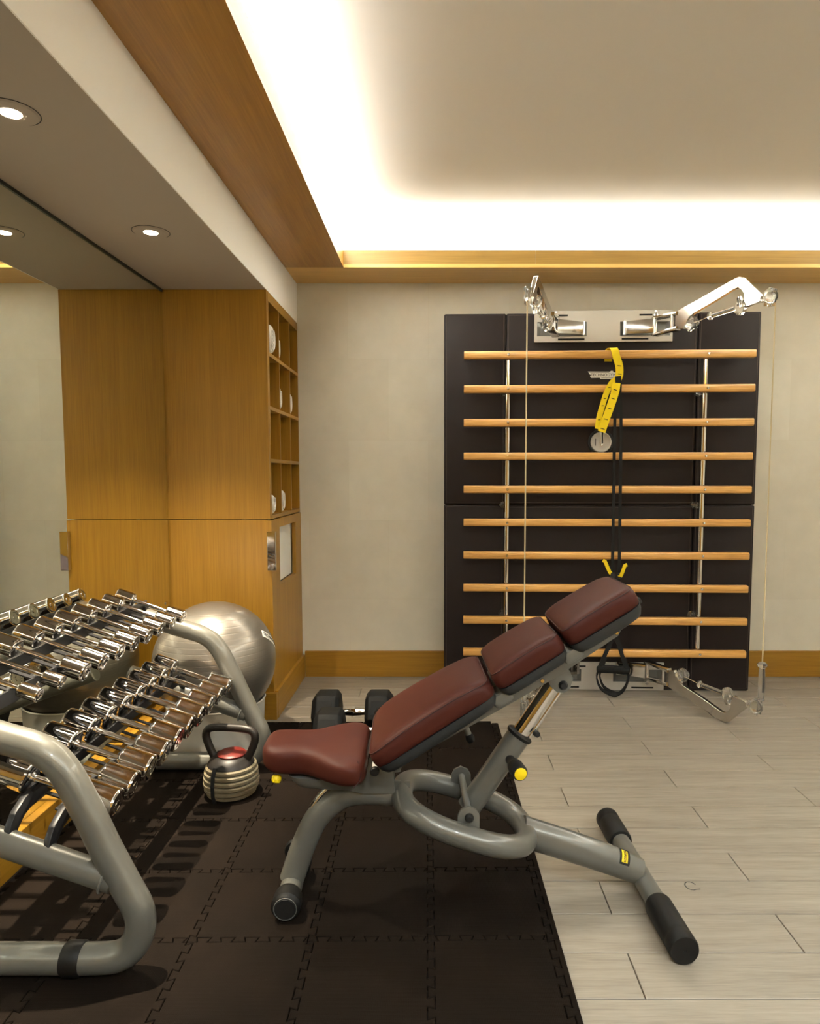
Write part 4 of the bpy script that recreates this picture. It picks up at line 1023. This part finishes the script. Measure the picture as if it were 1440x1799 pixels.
# loop of yellow webbing: wraps the bar, runs down, crosses and comes back with its end hanging at the left
wrap = [(0.862, 0.060, 1.775), (0.862, 0.057, 1.812), (0.866, 0.066, 1.833), (0.872, 0.086, 1.838), (0.879, 0.108, 1.833), (0.886, 0.116, 1.812), (0.892, 0.119, 1.785), (0.904, 0.120, 1.750), (0.908, 0.120, 1.720), (0.906, 0.118, 1.690), (0.893, 0.117, 1.662)]
K3 = lambda L_: [Vector((u, -d, z)) for u, d, z in L_]
yl = obj('yellow_loop', ribbon(spline(K3(wrap), 5), 0.040, 0.0026, (1, 0.1, 0.05)), 'yellow_web', su, 40)
tail1 = [(0.893, 0.119, 1.676), (0.866, 0.122, 1.652), (0.841, 0.123, 1.600), (0.823, 0.122, 1.540), (0.808, 0.121, 1.480), (0.800, 0.120, 1.420)]
tail2 = [(0.893, 0.124, 1.655), (0.886, 0.128, 1.610), (0.868, 0.129, 1.550), (0.846, 0.128, 1.485), (0.820, 0.125, 1.405)]
t1_ = obj('yellow_tail', ribbon(spline(K3(tail1), 5), 0.030, 0.0024, (1, 0.2, 0.3)), 'yellow_web', su, 40)
t2_ = obj('yellow_tail', ribbon(spline(K3(tail2), 5), 0.040, 0.0024, (1, -0.1, 0.25)), 'yellow_web', su, 40)
# black stitched bars across the yellow webbing
def bars(path, par, w_, ts, wd):
    P_ = spline(K3(path), 5)
    for t in ts:
        p = P_[int(t*(len(P_)-1))]
        obj('stitch_bar', ribbon([p+Vector(wd)*-w_/2*0.72+Vector((0, -0.0018, 0)), p+Vector(wd)*w_/2*0.72+Vector((0, -0.0018, -0.002))], 0.0035, 0.0008, (0, 0, 1)), 'black_ink', par)
bars(wrap, yl, 0.030, (0.72, 0.86, 0.97), (1, 0, 0)); bars(tail1, t1_, 0.022, (0.3, 0.5, 0.62, 0.85), (1, 0, 0.2)); bars(tail2, t2_, 0.030, (0.22, 0.42, 0.62, 0.8, 0.95), (0.97, 0, -0.2))
obj('carabiner', T(fillet([(0.822, -0.118, 1.408), (0.832, -0.118, 1.385), (0.830, -0.118, 1.345), (0.822, -0.118, 1.330), (0.815, -0.118, 1.345), (0.820, -0.118, 1.400)], 0.008), 0.0028, segs=8), 'chrome', su, 60)
obj('anchor_cord', T([(0.828, -0.119, 1.42), (0.828, -0.119, 1.345)], 0.003, segs=8), 'black_web', su)
obj('strap_yoke', ribbon(K3([(0.900, 0.121, 1.690), (0.905, 0.122, 1.64), (0.905, 0.121, 1.56), (0.906, 0.120, 1.50)]), 0.030, 0.004, (1, 0, 0)), 'black_web', su)
for a in ([(0.894, 0.120, 1.62), (0.889, 0.120, 1.45), (0.890, 0.120, 1.1), (0.892, 0.120, 0.60), (0.898, 0.120, 0.37)], [(0.912, 0.121, 1.62), (0.921, 0.121, 1.45), (0.924, 0.121, 1.1), (0.926, 0.121, 0.60), (0.920, 0.121, 0.37)]):
    obj('main_strap', ribbon(spline(K3(a), 6), 0.0155, 0.003, (1, 0, 0)), 'black_web', su)
    # buckle
    obj('buckle', B(a[3][0]-0.011, a[3][0]+0.011, -0.126, -0.114, 0.640, 0.668, bev=0.002), 'black_steel', su)
obj('yellow_tab', ribbon(K3([(0.838, 0.130, 0.735), (0.850, 0.134, 0.728), (0.862, 0.132, 0.700), (0.876, 0.126, 0.672), (0.884, 0.124, 0.664)]), 0.019, 0.002, (0.8, 0.2, 0.5)), 'yellow_web', su)
obj('yellow_tab', ribbon(K3([(0.965, 0.130, 0.712), (0.952, 0.134, 0.708), (0.944, 0.132, 0.680), (0.934, 0.126, 0.650), (0.922, 0.124, 0.646)]), 0.019, 0.002, (0.9, 0.1, -0.3)), 'yellow_web', su)
obj('yellow_tab', ribbon(K3([(0.905, 0.128, 0.378), (0.912, 0.129, 0.350), (0.912, 0.129, 0.335)]), 0.020, 0.002, (1, 0, 0)), 'yellow_web', su)
# two handles hanging together
for q, (dx, dd) in enumerate(((0.0, 0.128), (0.022, 0.100))):
    ap = (0.906+dx*0.3, dd, 0.352); l = (0.825+dx, dd, 0.146); r_ = (0.978+dx*0.5, dd, 0.140)
    obj('handle_strap', ribbon(K3([ap, (0.868+dx*0.6, dd, 0.25), l]), 0.021, 0.003, (1, 0, 0)), 'black_web', su)
    obj('handle_strap', ribbon(K3([ap, (0.942+dx*0.4, dd, 0.25), r_]), 0.021, 0.003, (1, 0, 0)), 'black_web', su)
    obj('foam_handle', T(K3([(l[0]-0.006, dd, 0.150), (l[0]+0.06, dd, 0.148), (r_[0]+0.006, dd, 0.141)]), 0.0175, segs=18), 'foam_grip', su, 60)
    cr = [l, (l[0]-0.008, dd+0.004, 0.105), (l[0]+0.012, dd+0.010, 0.052), (0.885+dx, dd+0.014, 0.022), (0.925+dx, dd+0.012, 0.018), (r_[0]-0.012, dd+0.008, 0.055), (r_[0]+0.004, dd+0.002, 0.105), r_]
    obj('foot_cradle', ribbon(spline(K3(cr), 5), 0.022, 0.007, (0.15, 0.9, 0.35)), 'black_web', su, 40)
